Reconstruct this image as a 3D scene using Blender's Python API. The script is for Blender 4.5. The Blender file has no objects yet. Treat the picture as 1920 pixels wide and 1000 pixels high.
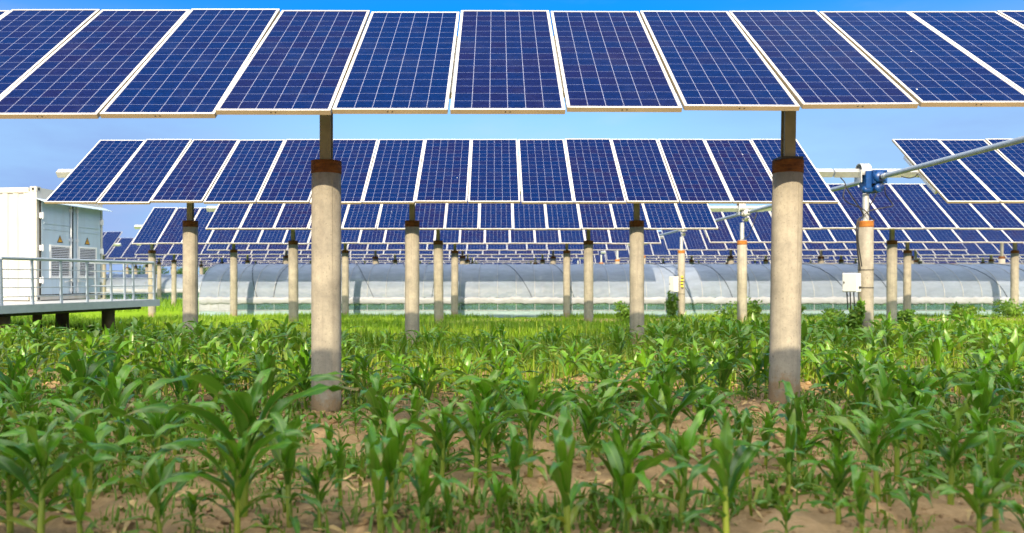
import bpy, bmesh, math, random
import numpy as np
from mathutils import Vector, Matrix

rad = math.radians
sc = bpy.context.scene
COL = sc.collection
rnd = random.Random(11)

# ------------------------------------------------------------------ camera
EYE = 1.4
F = 1418.0                       # focal length in pixels of the 1920 wide photograph
cam = bpy.data.cameras.new("camera")
cam.sensor_width = 36.0
cam.lens = 36.0 * F / 1920.0
cam.shift_x = (960 - 930) / 1920.0
cam.shift_y = (523 - 500) / 1920.0
cam.clip_start = 0.05
cam.clip_end = 6000
cam.dof.use_dof = True
cam.dof.focus_distance = 9.5
cam.dof.aperture_fstop = cam.lens / 1000.0 / 0.021
camo = bpy.data.objects.new("camera", cam)
camo.location = (0, 0, EYE)
camo.rotation_euler = (rad(90), 0, 0)
COL.objects.link(camo)
sc.camera = camo

# ------------------------------------------------------------------ sun and sky
SUN_EL, SUN_AZ = 28.3, -8.0      # azimuth counted from straight behind the camera, negative = from its left
to_sun = Vector((math.sin(rad(SUN_AZ)) * math.cos(rad(SUN_EL)), -math.cos(rad(SUN_AZ)) * math.cos(rad(SUN_EL)), math.sin(rad(SUN_EL))))
sun = bpy.data.lights.new("sun", 'SUN')
sun.energy = 3.0
sun.angle = rad(0.5)
sun.color = (1.0, 0.83, 0.58)
suno = bpy.data.objects.new("sun", sun)
suno.rotation_euler = to_sun.to_track_quat('Z', 'Y').to_euler()
suno.location = (0, -20, 30)
COL.objects.link(suno)

world = bpy.data.worlds.new("World")
sc.world = world
world.use_nodes = True
nt = world.node_tree
bg = nt.nodes["Background"]
sky = nt.nodes.new("ShaderNodeTexSky")
sky.sky_type = 'NISHITA'
sky.sun_disc = False
sky.sun_elevation = rad(SUN_EL)
sky.sun_rotation = rad(180 - SUN_AZ)
sky.air_density = 1.0
sky.dust_density = 0.35
sky.ozone_density = 3.0
hs = nt.nodes.new("ShaderNodeHueSaturation")
hs.inputs["Hue"].default_value = 0.512
hs.inputs["Saturation"].default_value = 1.75
hs.inputs["Value"].default_value = 0.66
nt.links.new(sky.outputs[0], hs.inputs["Color"])
tc = nt.nodes.new("ShaderNodeTexCoord")
mp = nt.nodes.new("ShaderNodeMapping")
mp.inputs["Scale"].default_value = (1.3, 1.3, 5.0)
mp.inputs["Location"].default_value = (0.35, 0.0, 0.3)
nt.links.new(tc.outputs["Generated"], mp.inputs[0])
cn = nt.nodes.new("ShaderNodeTexNoise")
cn.inputs["Scale"].default_value = 1.7
cn.inputs["Detail"].default_value = 7
cn.inputs["Roughness"].default_value = 0.55
nt.links.new(mp.outputs[0], cn.inputs["Vector"])
sep = nt.nodes.new("ShaderNodeSeparateXYZ")
nt.links.new(tc.outputs["Generated"], sep.inputs[0])
def w_math(op, a_, b_):
    nd = nt.nodes.new("ShaderNodeMath"); nd.operation = op
    for i, q in enumerate((a_, b_)):
        if isinstance(q, bpy.types.NodeSocket): nt.links.new(q, nd.inputs[i])
        elif q is not None: nd.inputs[i].default_value = q
    return nd.outputs[0]
def w_rng(v, a_, b_, c_, d_):
    nd = nt.nodes.new("ShaderNodeMapRange"); nd.interpolation_type = 'SMOOTHSTEP'
    nt.links.new(v, nd.inputs[0])
    for i, q in zip((1, 2, 3, 4), (a_, b_, c_, d_)): nd.inputs[i].default_value = q
    return nd.outputs[0]
def w_mix(fac, a_, col):
    nd = nt.nodes.new("ShaderNodeMix"); nd.data_type = 'RGBA'
    nt.links.new(fac, nd.inputs[0]); nt.links.new(a_, nd.inputs[6]); nd.inputs[7].default_value = (*col, 1)
    return nd.outputs[2]
# thin lavender veil, thicker towards both sides; wisps; unseen bright cloud added above and behind the camera as fill light
side = w_rng(w_math('ABSOLUTE', sep.outputs[0], None), 0.12, 0.55, 0.15, 1.15)
low = w_rng(sep.outputs[2], 0.20, 0.34, 1.0, 0.15)
pale = w_mix(w_rng(sep.outputs[2], 0.15, 0.33, 0.92, 0.0), hs.outputs[0], (1.45, 2.5, 3.5))
veil = w_mix(w_math('MULTIPLY', w_math('MULTIPLY', side, low), w_rng(cn.outputs[0], 0.25, 0.7, 0.35, 0.95)), pale, (0.84, 1.26, 2.45))
wisp = w_mix(w_rng(cn.outputs[0], 0.50, 0.80, 0.0, 0.55), veil, (2.0, 2.5, 3.3))
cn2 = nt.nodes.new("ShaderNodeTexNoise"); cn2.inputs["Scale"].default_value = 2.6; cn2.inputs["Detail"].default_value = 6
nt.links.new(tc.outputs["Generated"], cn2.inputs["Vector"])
fill_cloud_mask = w_math('MULTIPLY', w_math('MULTIPLY', w_rng(sep.outputs[2], 0.30, 0.55, 0.0, 1.0), w_rng(sep.outputs[1], -0.15, 0.25, 1.0, 0.03)), w_rng(cn2.outputs[0], 0.25, 0.6, 0.45, 1.0))
fill_cloud = w_mix(fill_cloud_mask, wisp, (13.0, 12.4, 11.4))
nt.links.new(fill_cloud, bg.inputs[0])
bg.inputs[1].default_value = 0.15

sc.view_settings.view_transform = 'Standard'
sc.view_settings.look = 'None'
sc.view_settings.exposure = 1.18
sc.view_settings.gamma = 1.0
sc.view_settings.use_curve_mapping = False
sc.cycles.use_denoising = True
sc.cycles.max_bounces = 8
sc.cycles.diffuse_bounces = 3
sc.cycles.glossy_bounces = 3
sc.cycles.transmission_bounces = 4
sc.cycles.transparent_max_bounces = 12
sc.cycles.caustics_reflective = False
sc.cycles.caustics_refractive = False

# ------------------------------------------------------------------ helpers
def at(px, py, d):
    """World point seen at a pixel of the photograph at depth d (used only to work out measures)."""
    return Vector(((px - 930) / F * d, d, EYE + (523 - py) / F * d))

def link(o, parent=None):
    COL.objects.link(o)
    if parent is not None:
        o.parent = parent
    return o

def tag(o, label=None, cat=None, group=None, kind=None):
    if label: o["label"] = label
    if cat: o["category"] = cat
    if group: o["group"] = group
    if kind: o["kind"] = kind
    return o

def empty(name, loc, label, cat, group=None, rz=0.0):
    o = bpy.data.objects.new(name, None)
    o.empty_display_size = 0.2
    o.location = loc
    o.rotation_euler = (0, 0, rz)
    COL.objects.link(o)
    return tag(o, label, cat, group, "thing")

def copy_tree(o, parent=None):
    c = o.copy()
    COL.objects.link(c)
    if parent is not None:
        c.parent = parent
    for ch in list(o.children):
        copy_tree(ch, c)
    return c

class MB:
    """Collects shapes into one mesh."""
    def __init__(self):
        self.v, self.f, self.mi, self.sm = [], [], [], []
        self.uv = {}
    def add(self, verts, faces, mi=0, smooth=False, M=None):
        b = len(self.v)
        for p in verts:
            p = Vector(p)
            self.v.append(tuple(M @ p) if M is not None else tuple(p))
        for f in faces:
            self.f.append(tuple(b + i for i in f)); self.mi.append(mi); self.sm.append(smooth)
        return self
    def box(self, x0, x1, y0, y1, z0, z1, mi=0, M=None):
        v = [(x0,y0,z0),(x1,y0,z0),(x1,y1,z0),(x0,y1,z0),(x0,y0,z1),(x1,y0,z1),(x1,y1,z1),(x0,y1,z1)]
        return self.add(v, [(0,3,2,1),(4,5,6,7),(0,1,5,4),(1,2,6,5),(2,3,7,6),(3,0,4,7)], mi, False, M)
    def bar(self, a, b, w, h=None, mi=0, up=(0,0,1)):
        a, b = Vector(a), Vector(b)
        h = w if h is None else h
        d = (b - a); L = d.length; d.normalize()
        u = Vector(up)
        if abs(d.dot(u)) > 0.99: u = Vector((0, 1, 0))
        s = d.cross(u).normalized(); u = s.cross(d).normalized()
        v = []
        for e in (a, b):
            for sx, sz in ((-1,-1),(1,-1),(1,1),(-1,1)):
                v.append(e + s * (sx * w / 2) + u * (sz * h / 2))
        return self.add(v, [(3,2,1,0),(4,5,6,7),(0,1,5,4),(1,2,6,5),(2,3,7,6),(3,0,4,7)], mi)
    def tube(self, pts, r, n=10, mi=0, caps=True, smooth=True):
        pts = [Vector(p) for p in pts]
        rs = r if isinstance(r, (list, tuple)) else [r] * len(pts)
        v, f = [], []
        prev = None
        for i, p in enumerate(pts):
            d = (pts[min(i + 1, len(pts) - 1)] - pts[max(i - 1, 0)]).normalized()
            if prev is None:
                u = Vector((0, 0, 1)) if abs(d.z) < 0.9 else Vector((0, 1, 0))
                s = d.cross(u).normalized()
            else:
                s = (prev - d * prev.dot(d)).normalized()
            prev = s
            t = d.cross(s)
            for k in range(n):
                a = 2 * math.pi * k / n
                v.append(p + s * (math.cos(a) * rs[i]) + t * (math.sin(a) * rs[i]))
        for i in range(len(pts) - 1):
            for k in range(n):
                k2 = (k + 1) % n
                f.append((i*n+k, i*n+k2, (i+1)*n+k2, (i+1)*n+k))
        self.add(v, f, mi, smooth)
        if caps:
            m = len(v)
            self.add(v[:n], [tuple(range(n-1, -1, -1))], mi)
            self.add(v[m-n:], [tuple(range(n))], mi)
        return self
    def mesh(self, name, mats):
        me = bpy.data.meshes.new(name)
        me.from_pydata(self.v, [], self.f)
        for m in (mats if isinstance(mats, (list, tuple)) else [mats]):
            me.materials.append(m)
        me.polygons.foreach_set("material_index", self.mi)
        me.polygons.foreach_set("use_smooth", self.sm)
        me.update()
        return me
    def build(self, name, mats, parent=None, loc=None, bevel=0.0):
        me = self.mesh(name, mats)
        if bevel:
            bm = bmesh.new(); bm.from_mesh(me)
            bmesh.ops.remove_doubles(bm, verts=bm.verts, dist=1e-5)
            es = [e for e in bm.edges if len(e.link_faces) == 2 and e.calc_face_angle(0) > 0.6]
            bmesh.ops.bevel(bm, geom=es, offset=bevel, segments=2, affect='EDGES', clamp_overlap=True)
            bm.to_mesh(me); bm.free()
        o = bpy.data.objects.new(name, me)
        if loc is not None: o.location = loc
        return link(o, parent)

def lathe(prof, n=24, caps=True):
    """(r, z) profile turned about z."""
    v, f = [], []
    for r, z in prof:
        for k in range(n):
            a = 2 * math.pi * k / n
            v.append((r * math.cos(a), r * math.sin(a), z))
    for i in range(len(prof) - 1):
        for k in range(n):
            k2 = (k + 1) % n
            f.append((i*n+k, i*n+k2, (i+1)*n+k2, (i+1)*n+k))
    if caps:
        f.append(tuple(range(n-1, -1, -1)))
        f.append(tuple((len(prof)-1)*n + k for k in range(n)))
    return v, f

# ------------------------------------------------------------------ materials
class NT:
    def __init__(self, name):
        self.m = bpy.data.materials.new(name)
        self.m.use_nodes = True
        self.t = self.m.node_tree
        self.b = self.t.nodes["Principled BSDF"]
        self.out = self.t.nodes["Material Output"]
    def n(self, typ, **kw):
        nd = self.t.nodes.new(typ)
        for k, v in kw.items(): setattr(nd, k, v)
        return nd
    def put(self, sock, v):
        if isinstance(v, bpy.types.NodeSocket): self.t.links.new(v, sock)
        else: sock.default_value = v
    def math(self, op, a, b=None, c=None, clamp=False):
        nd = self.n("ShaderNodeMath", operation=op); nd.use_clamp = clamp
        self.put(nd.inputs[0], a)
        if b is not None: self.put(nd.inputs[1], b)
        if c is not None: self.put(nd.inputs[2], c)
        return nd.outputs[0]
    def mix(self, fac, a, b, typ='MIX'):
        nd = self.n("ShaderNodeMix", data_type='RGBA', blend_type=typ)
        self.put(nd.inputs[0], fac)
        self.put(nd.inputs[6], a if isinstance(a, bpy.types.NodeSocket) else (*a, 1))
        self.put(nd.inputs[7], b if isinstance(b, bpy.types.NodeSocket) else (*b, 1))
        return nd.outputs[2]
    def coord(self, kind="Object", scale=(1,1,1)):
        c = self.n("ShaderNodeTexCoord")
        if scale == (1,1,1): return c.outputs[kind]
        mpn = self.n("ShaderNodeMapping"); mpn.inputs["Scale"].default_value = scale
        self.t.links.new(c.outputs[kind], mpn.inputs[0])
        return mpn.outputs[0]
    def noise(self, vec, scale, detail=4, rough=0.55, out=0):
        nd = self.n("ShaderNodeTexNoise")
        nd.inputs["Scale"].default_value = scale; nd.inputs["Detail"].default_value = detail; nd.inputs["Roughness"].default_value = rough
        if vec is not None: self.t.links.new(vec, nd.inputs["Vector"])
        return nd.outputs[out]
    def rng(self, v, a, b, c=0.0, d=1.0):
        nd = self.n("ShaderNodeMapRange")
        self.put(nd.inputs[0], v)
        for i, q in zip((1,2,3,4), (a,b,c,d)): nd.inputs[i].default_value = q
        return nd.outputs[0]
    def bump(self, h, strength=0.3, dist=0.01):
        nd = self.n("ShaderNodeBump"); nd.inputs["Strength"].default_value = strength; nd.inputs["Distance"].default_value = dist
        self.t.links.new(h, nd.inputs["Height"]); self.t.links.new(nd.outputs[0], self.b.inputs["Normal"])
    def set(self, **kw):
        for k, v in kw.items():
            self.put(self.b.inputs[k.replace("_", " ")], (*v, 1) if isinstance(v, tuple) and len(v) == 3 else v)
        return self

def simple(name, col, rough=0.5, metal=0.0, var=0.12, scale=6.0, bump=0.0, spec=0.5):
    k = NT(name)
    v = k.coord("Object")
    nz = k.noise(v, scale, 5)
    f = k.rng(nz, 0.3, 0.7, 1 - var, 1 + var)
    cc = k.mix(1.0, col, (1, 1, 1), 'MULTIPLY')
    vv = k.n("ShaderNodeCombineColor")
    for i in range(3): k.t.links.new(f, vv.inputs[i])
    cc = k.mix(1.0, col, vv.outputs[0], 'MULTIPLY')
    k.set(Base_Color=cc, Roughness=rough, Metallic=metal, Specular_IOR_Level=spec)
    if bump: k.bump(k.noise(v, scale * 6, 5), bump, 0.01)
    return k.m

def streaked(name, col, dirt):
    k = NT(name)
    v = k.coord("Object", (2.6, 2.6, 0.22))
    c = k.mix(k.rng(k.noise(v, 2.0, 7, 0.65), 0.48, 0.78, 0, 0.55), col, dirt)
    c = k.mix(k.rng(k.noise(k.coord("Object"), 5.0, 6), 0.5, 0.8, 0, 0.15), c, dirt)
    k.set(Base_Color=c, Roughness=0.5)
    return k.m

def solar_glass():
    k = NT("solar_cells")
    uv = k.n("ShaderNodeUVMap"); sx = k.n("ShaderNodeSeparateXYZ"); k.t.links.new(uv.outputs[0], sx.inputs[0])
    u6 = k.math('MULTIPLY', sx.outputs[0], 6.0); v16 = k.math('MULTIPLY', sx.outputs[1], 16.0)
    def edge(x, w):
        fr = k.math('FRACT', x)
        d = k.math('MINIMUM', fr, k.math('SUBTRACT', 1.0, fr))
        return k.math('LESS_THAN', d, w)
    lu = edge(u6, 0.0105); lv = edge(v16, 0.016)
    bus = edge(k.math('MULTIPLY', v16, 4.0), 0.045)
    inf = k.n("ShaderNodeObjectInfo")
    cell = k.n("ShaderNodeCombineXYZ")
    k.t.links.new(k.math('FLOOR', u6), cell.inputs[0]); k.t.links.new(k.math('FLOOR', v16), cell.inputs[1])
    k.t.links.new(k.math('MULTIPLY', inf.outputs["Random"], 97.0), cell.inputs[2])
    wn = k.n("ShaderNodeTexWhiteNoise"); k.t.links.new(cell.outputs[0], wn.inputs[0])
    vo = k.n("ShaderNodeTexVoronoi"); vo.inputs["Scale"].default_value = 1.0
    sc3 = k.n("ShaderNodeCombineXYZ")
    k.t.links.new(k.math('MULTIPLY', u6, 9.0), sc3.inputs[0]); k.t.links.new(k.math('MULTIPLY', v16, 9.0), sc3.inputs[1]); k.t.links.new(k.math('MULTIPLY', inf.outputs["Random"], 40.0), sc3.inputs[2])
    k.t.links.new(sc3.outputs[0], vo.inputs["Vector"])
    vs = k.n("ShaderNodeSeparateColor"); k.t.links.new(vo.outputs["Color"], vs.inputs[0])
    # the tint of a panel and of its cells: royal blue to violet
    t = k.math('ADD', k.math('MULTIPLY', inf.outputs["Random"], 0.55), k.math('MULTIPLY', wn.outputs[0], 0.42), clamp=True)
    t = k.math('POWER', t, 2.0)
    base = k.mix(t, (0.0008, 0.0125, 0.072), (0.0080, 0.0072, 0.044))
    gl = k.rng(vs.outputs[0], 0, 1, 0.82, 1.2)
    gv = k.n("ShaderNodeCombineColor")
    for i in range(3): k.t.links.new(gl, gv.inputs[i])
    base = k.mix(1.0, base, gv.outputs[0], 'MULTIPLY')
    base = k.mix(k.math('MULTIPLY', bus, 0.05), base, (0.20, 0.22, 0.34))
    base = k.mix(k.math('MULTIPLY', lv, 0.5), base, (0.22, 0.26, 0.42))
    base = k.mix(k.math('MULTIPLY', lu, 0.70), base, (0.42, 0.46, 0.62))
    # dust and bird marks
    ob = k.coord("Object")
    du = k.rng(k.noise(ob, 2.2, 6, 0.6), 0.5, 0.8, 0.0, 0.022)
    base = k.mix(du, base, (0.42, 0.38, 0.34))
    sp = k.n("ShaderNodeTexVoronoi"); sp.inputs["Scale"].default_value = 3.2
    sp4 = k.n("ShaderNodeVectorMath", operation='ADD'); k.t.links.new(ob, sp4.inputs[0])
    cx = k.n("ShaderNodeCombineXYZ"); k.t.links.new(k.math('MULTIPLY', inf.outputs["Random"], 53.0), cx.inputs[2])
    k.t.links.new(cx.outputs[0], sp4.inputs[1]); k.t.links.new(sp4.outputs[0], sp.inputs["Vector"])
    spc = k.n("ShaderNodeSeparateColor"); k.t.links.new(sp.outputs["Color"], spc.inputs[0])
    dot = k.math('MULTIPLY', k.math('LESS_THAN', sp.outputs["Distance"], k.math('MULTIPLY', spc.outputs[1], 0.035)), k.math('GREATER_THAN', spc.outputs[0], 0.45))
    base = k.mix(dot, base, (0.75, 0.75, 0.72))
    k.set(Base_Color=base, Roughness=0.08, Specular_IOR_Level=0.04)
    k.b.inputs["Coat Weight"].default_value = 0.0
    return k.m

def concrete():
    k = NT("pillar_concrete")
    v = k.coord("Object"); inf = k.n("ShaderNodeObjectInfo")
    vm = k.n("ShaderNodeVectorMath", operation='ADD'); k.t.links.new(v, vm.inputs[0])
    cx = k.n("ShaderNodeCombineXYZ"); k.t.links.new(k.math('MULTIPLY', inf.outputs["Random"], 31.0), cx.inputs[2]); k.t.links.new(cx.outputs[0], vm.inputs[1])
    vv = vm.outputs[0]
    a = k.noise(vv, 4.0, 10, 0.75)
    col = k.mix(k.rng(a, 0.3, 0.72), (0.21, 0.195, 0.165), (0.44, 0.40, 0.315))
    st = k.n("ShaderNodeMapping"); st.inputs["Scale"].default_value = (9, 9, 0.5); k.t.links.new(vv, st.inputs[0])
    s = k.noise(st.outputs[0], 2.0, 5)
    col = k.mix(k.rng(s, 0.48, 0.72, 0, 0.5), col, (0.21, 0.185, 0.15))
    sz = k.n('ShaderNodeSeparateXYZ'); k.t.links.new(v, sz.inputs[0])
    mud = k.math('ADD', k.math('MULTIPLY', k.noise(vv, 7.0, 8, 0.75), 0.9), k.rng(sz.outputs[2], 0.0, 0.75, 0.12, -0.45))
    col = k.mix(k.rng(mud, 0.38, 0.5, 0, 0.7), col, (0.30, 0.195, 0.10))
    chip = k.noise(vv, 16, 4, 0.6)
    col = k.mix(k.rng(chip, 0.66, 0.70, 0, 0.6), col, (0.16, 0.14, 0.115))
    pits = k.noise(vv, 55, 3)
    col = k.mix(k.rng(pits, 0.60, 0.70, 0, 0.6), col, (0.17, 0.15, 0.12))
    k.set(Base_Color=col, Roughness=0.85, Specular_IOR_Level=0.25)
    k.bump(k.noise(vv, 40, 6, 0.7), 0.25, 0.006)
    return k.m

def rust(name, dark, light):
    k = NT(name)
    v = k.coord("Object", (3, 3, 12))
    a = k.noise(v, 2.6, 8, 0.7)
    col = k.mix(k.rng(a, 0.32, 0.7), dark, light)
    k.set(Base_Color=col, Roughness=0.8, Specular_IOR_Level=0.2)
    k.bump(k.noise(v, 9, 6), 0.5, 0.01)
    return k.m

def leaf_mat(name, dark, light, mid, trans, rough=0.34):
    """Broad leaf with a paler midrib; tint varies from leaf to leaf (attribute 'tint') and plant to plant."""
    k = NT(name)
    at_ = k.n("ShaderNodeAttribute", attribute_name="tint")
    inf = k.n("ShaderNodeObjectInfo")
    uv = k.n("ShaderNodeUVMap"); sx = k.n("ShaderNodeSeparateXYZ"); k.t.links.new(uv.outputs[0], sx.inputs[0])
    sc_ = k.n("ShaderNodeSeparateColor"); k.t.links.new(at_.outputs["Color"], sc_.inputs[0])
    t = k.math('ADD', k.math('MULTIPLY', sc_.outputs[0], 0.75), k.math('MULTIPLY', k.math('SUBTRACT', inf.outputs["Random"], 0.5), 0.35), clamp=True)
    col = k.mix(t, dark, light)
    col = k.mix(k.math('MULTIPLY', sc_.outputs[1], 0.9), col, (0.30, 0.30, 0.03))
    rib = k.math('LESS_THAN', k.math('ABSOLUTE', k.math('SUBTRACT', sx.outputs[0], 0.5)), 0.055)
    st = k.math('SINE', k.math('MULTIPLY', sx.outputs[0], 90.0))
    col = k.mix(k.rng(st, -1, 1, 0.0, 0.12), col, mid)
    col = k.mix(k.math('MULTIPLY', rib, 0.55), col, mid)
    if 'corn_leaf' in name:
        on = k.coord('Object')
        tip = k.math('ADD', sx.outputs[1], k.math('MULTIPLY', k.noise(on, 9.0, 4), 0.35))
        col = k.mix(k.rng(tip, 1.06, 1.16, 0, 0.8), col, (0.30, 0.21, 0.07))
        edge_ = k.math('ADD', k.math('MULTIPLY', k.math('ABSOLUTE', k.math('SUBTRACT', sx.outputs[0], 0.5)), 2.0), k.math('MULTIPLY', k.noise(on, 14.0, 4), 0.8))
        col = k.mix(k.rng(edge_, 1.32, 1.45, 0, 0.55), col, (0.28, 0.26, 0.05))
        col = k.mix(k.rng(k.noise(on, 6.0, 6, 0.7), 0.5, 0.8, 0, 0.22), col, (0.22, 0.25, 0.10))
    k.set(Base_Color=col, Roughness=rough, Specular_IOR_Level=0.6)
    if 'corn' in name:
        k.b.inputs['Coat Weight'].default_value = 0.32; k.b.inputs['Coat Roughness'].default_value = 0.50; k.b.inputs['Coat IOR'].default_value = 1.6
    tr = k.n("ShaderNodeBsdfTranslucent")
    tcol = k.mix(0.35, col, (0.25, 0.5, 0.02))
    k.t.links.new(tcol, tr.inputs[0])
    ms = k.n("ShaderNodeMixShader"); ms.inputs[0].default_value = trans
    k.t.links.new(k.b.outputs[0], ms.inputs[1]); k.t.links.new(tr.outputs[0], ms.inputs[2]); k.t.links.new(ms.outputs[0], k.out.inputs[0])
    return k.m

def film(name, col, trans, rough, alpha):
    """Greenhouse film: milky, partly see-through, a little wrinkled."""
    k = NT(name)
    v = k.coord("Object")
    n1 = k.noise(k.coord("Object", (0.7, 1, 2.0)), 2.2, 6, 0.6)
    c = k.mix(k.rng(n1, 0.35, 0.7), tuple(x * 0.80 for x in col), col)
    n3 = k.noise(k.coord('Object', (3.0, 1, 0.5)), 1.1, 5, 0.7)
    c = k.mix(k.rng(n3, 0.55, 0.8, 0, 0.35), c, tuple(x * y for x, y in zip(col, (0.75, 0.66, 0.52))))
    k.set(Base_Color=c, Roughness=rough, Specular_IOR_Level=0.22)
    k.bump(k.noise(k.coord("Object", (1.4, 2, 2)), 3.0, 5), 0.55, 0.06)
    tr = k.n("ShaderNodeBsdfTranslucent"); k.t.links.new(c, tr.inputs[0])
    tp = k.n("ShaderNodeBsdfTransparent")
    m1 = k.n("ShaderNodeMixShader"); m1.inputs[0].default_value = trans
    k.t.links.new(k.b.outputs[0], m1.inputs[1]); k.t.links.new(tr.outputs[0], m1.inputs[2])
    m2 = k.n("ShaderNodeMixShader"); m2.inputs[0].default_value = 1 - alpha
    k.t.links.new(m1.outputs[0], m2.inputs[1]); k.t.links.new(tp.outputs[0], m2.inputs[2]); k.t.links.new(m2.outputs[0], k.out.inputs[0])
    return k.m

def soil():
    k = NT("field_soil")
    v = k.coord("Object")
    sx = k.n("ShaderNodeSeparateXYZ"); k.t.links.new(v, sx.inputs[0])
    a = k.noise(v, 1.3, 8, 0.6); b = k.noise(v, 14, 8, 0.7)
    col = k.mix(k.rng(a, 0.3, 0.7), (0.29, 0.180, 0.080), (0.52, 0.36, 0.18))
    col = k.mix(k.rng(b, 0.35, 0.7, 0, 0.75), col, (0.60, 0.42, 0.235))
    # low green cover between the rows and on the strip by the greenhouse
    g = k.noise(v, 0.55, 6, 0.65); g2 = k.noise(v, 6.0, 6, 0.7)
    gy = k.rng(sx.outputs[1], 8.5, 17.0, -0.28, 0.30)
    gm = k.rng(k.math('ADD', k.math('ADD', k.math('MULTIPLY', g, 0.65), k.math('MULTIPLY', g2, 0.35)), gy), 0.47, 0.60)
    path = k.math('MULTIPLY', k.rng(k.math('ABSOLUTE', k.math('SUBTRACT', k.math('ADD', sx.outputs[1], k.math('MULTIPLY', g2, 2.0)), 28.0)), 1.6, 2.8, 1.0, 0.0), k.rng(sx.outputs[0], -3.0, 1.0, 0.0, 0.85))
    gm = k.math('MULTIPLY', gm, k.math('SUBTRACT', 1.0, path))
    gc = k.mix(k.noise(v, 2.2, 5), (0.11, 0.22, 0.004), (0.26, 0.42, 0.006))
    col = k.mix(gm, col, gc)
    k.set(Base_Color=col, Roughness=0.95, Specular_IOR_Level=0.15)
    dk = k.noise(v, 5.0, 7, 0.7)
    h = k.math('ADD', k.math('MULTIPLY', b, 0.5), k.noise(v, 45, 5, 0.7))
    k.bump(h, 0.9, 0.03)
    return k.m

M = {
    'glass': solar_glass(),
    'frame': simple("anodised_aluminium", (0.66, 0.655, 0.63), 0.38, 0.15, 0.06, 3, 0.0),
    'frameside': simple("shaded_aluminium_side", (0.36, 0.30, 0.19), 0.5, 0.2, 0.10, 3),  # same aluminium as the frame; shade on its sides put into the colour
    'backsheet': simple("white_backsheet", (0.62, 0.62, 0.60), 0.6),
    'galv': simple("galvanised_steel", (0.60, 0.62, 0.62), 0.42, 0.55, 0.14, 9),
    'post': simple("shaded_post_steel", (0.22, 0.215, 0.17), 0.55, 0.35, 0.2, 5, 0.1),  # dark olive: shade under the panels is put into the colour
    'postlit': simple("sunlit_post_steel", (0.55, 0.56, 0.55), 0.45, 0.45, 0.15, 8),  # paler steel for posts and drives in the sun; light put into the colour
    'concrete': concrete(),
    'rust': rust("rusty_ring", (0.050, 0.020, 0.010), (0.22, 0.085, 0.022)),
    'rustlit': rust("sunlit_rusty_ring", (0.24, 0.08, 0.02), (0.52, 0.21, 0.04)),  # brighter copy of the rust for rings in the gap; sunlight put into the colour
    'plate': simple("dark_steel_plate", (0.03, 0.028, 0.025), 0.6),
    'blue': simple("blue_gearbox_paint", (0.003, 0.05, 0.20), 0.35, 0.0, 0.2, 14, 0.08),
    'black': simple("black_rubber", (0.012, 0.012, 0.013), 0.5),
    'white': simple("white_enamel", (0.78, 0.78, 0.76), 0.4, 0.0, 0.03),
    'boxgrey': simple("grey_enamel", (0.50, 0.52, 0.52), 0.45, 0.0, 0.04),
    'contw': streaked("container_white_paint", (0.56, 0.54, 0.48), (0.42, 0.33, 0.19)),
    'contg': streaked("container_door_shaded_paint", (0.42, 0.53, 0.62), (0.33, 0.36, 0.36)),  # blue-grey shade of the door side is put into this paint
    'rail': simple("railing_grey_paint", (0.30, 0.36, 0.42), 0.45, 0.1, 0.08),
    'deck': simple("deck_plate", (0.42, 0.44, 0.45), 0.6, 0.1, 0.15),
    'pile': simple("shade_brown_pile", (0.13, 0.085, 0.055), 0.85, 0.0, 0.35, 4),  # concrete piles; shade by the deck is put into the dark brown
    'dark': simple("dark_beam_steel", (0.03, 0.03, 0.032), 0.7),
    'slat': simple("louver_slat", (0.62, 0.64, 0.66), 0.5, 0.1, 0.05),
    'yellow': simple("warning_yellow", (0.62, 0.32, 0.01), 0.45, 0.0, 0.05),
    'film': film("greenhouse_film", (0.42, 0.50, 0.66), 0.35, 0.30, 0.86),
    'filmroll': film("rolled_white_film", (0.52, 0.55, 0.62), 0.2, 0.3, 0.97),
    'net': film("vent_netting", (0.16, 0.34, 0.33), 0.25, 0.6, 0.50),
    'skirt': film("skirt_film", (0.36, 0.52, 0.56), 0.2, 0.4, 0.95),
    'rib': simple("greenhouse_steel_pipe", (0.44, 0.47, 0.50), 0.45, 0.4),
    'rope': simple("dark_press_rope", (0.03, 0.04, 0.06), 0.7),
    'corn': leaf_mat("corn_leaf", (0.014, 0.115, 0.003), (0.150, 0.40, 0.002), (0.22, 0.42, 0.05), 0.27, 0.36),
    'stalk': leaf_mat("corn_stalk", (0.10, 0.24, 0.02), (0.40, 0.50, 0.03), (0.30, 0.42, 0.08), 0.15, 0.5),
    'grass': leaf_mat("grass_blade", (0.055, 0.16, 0.006), (0.36, 0.54, 0.008), (0.38, 0.54, 0.03), 0.35, 0.6),
    'weed': leaf_mat("weed_leaf", (0.06, 0.17, 0.008), (0.19, 0.36, 0.02), (0.2, 0.3, 0.06), 0.3, 0.55),
    'tree': leaf_mat("far_tree_leaf", (0.012, 0.045, 0.010), (0.035, 0.095, 0.018), (0.04, 0.09, 0.02), 0.2, 0.6),
    'shedroof': simple("brown_shed_roof", (0.20, 0.15, 0.10), 0.8, 0.0, 0.3, 0.4),
    'shed': simple("brown_shed_wall", (0.30, 0.21, 0.13), 0.8, 0.0, 0.3, 0.4),
    'straw': simple("dry_straw", (0.50, 0.36, 0.15), 0.8, 0.0, 0.35, 8),
    'soil': soil(),
}

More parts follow.
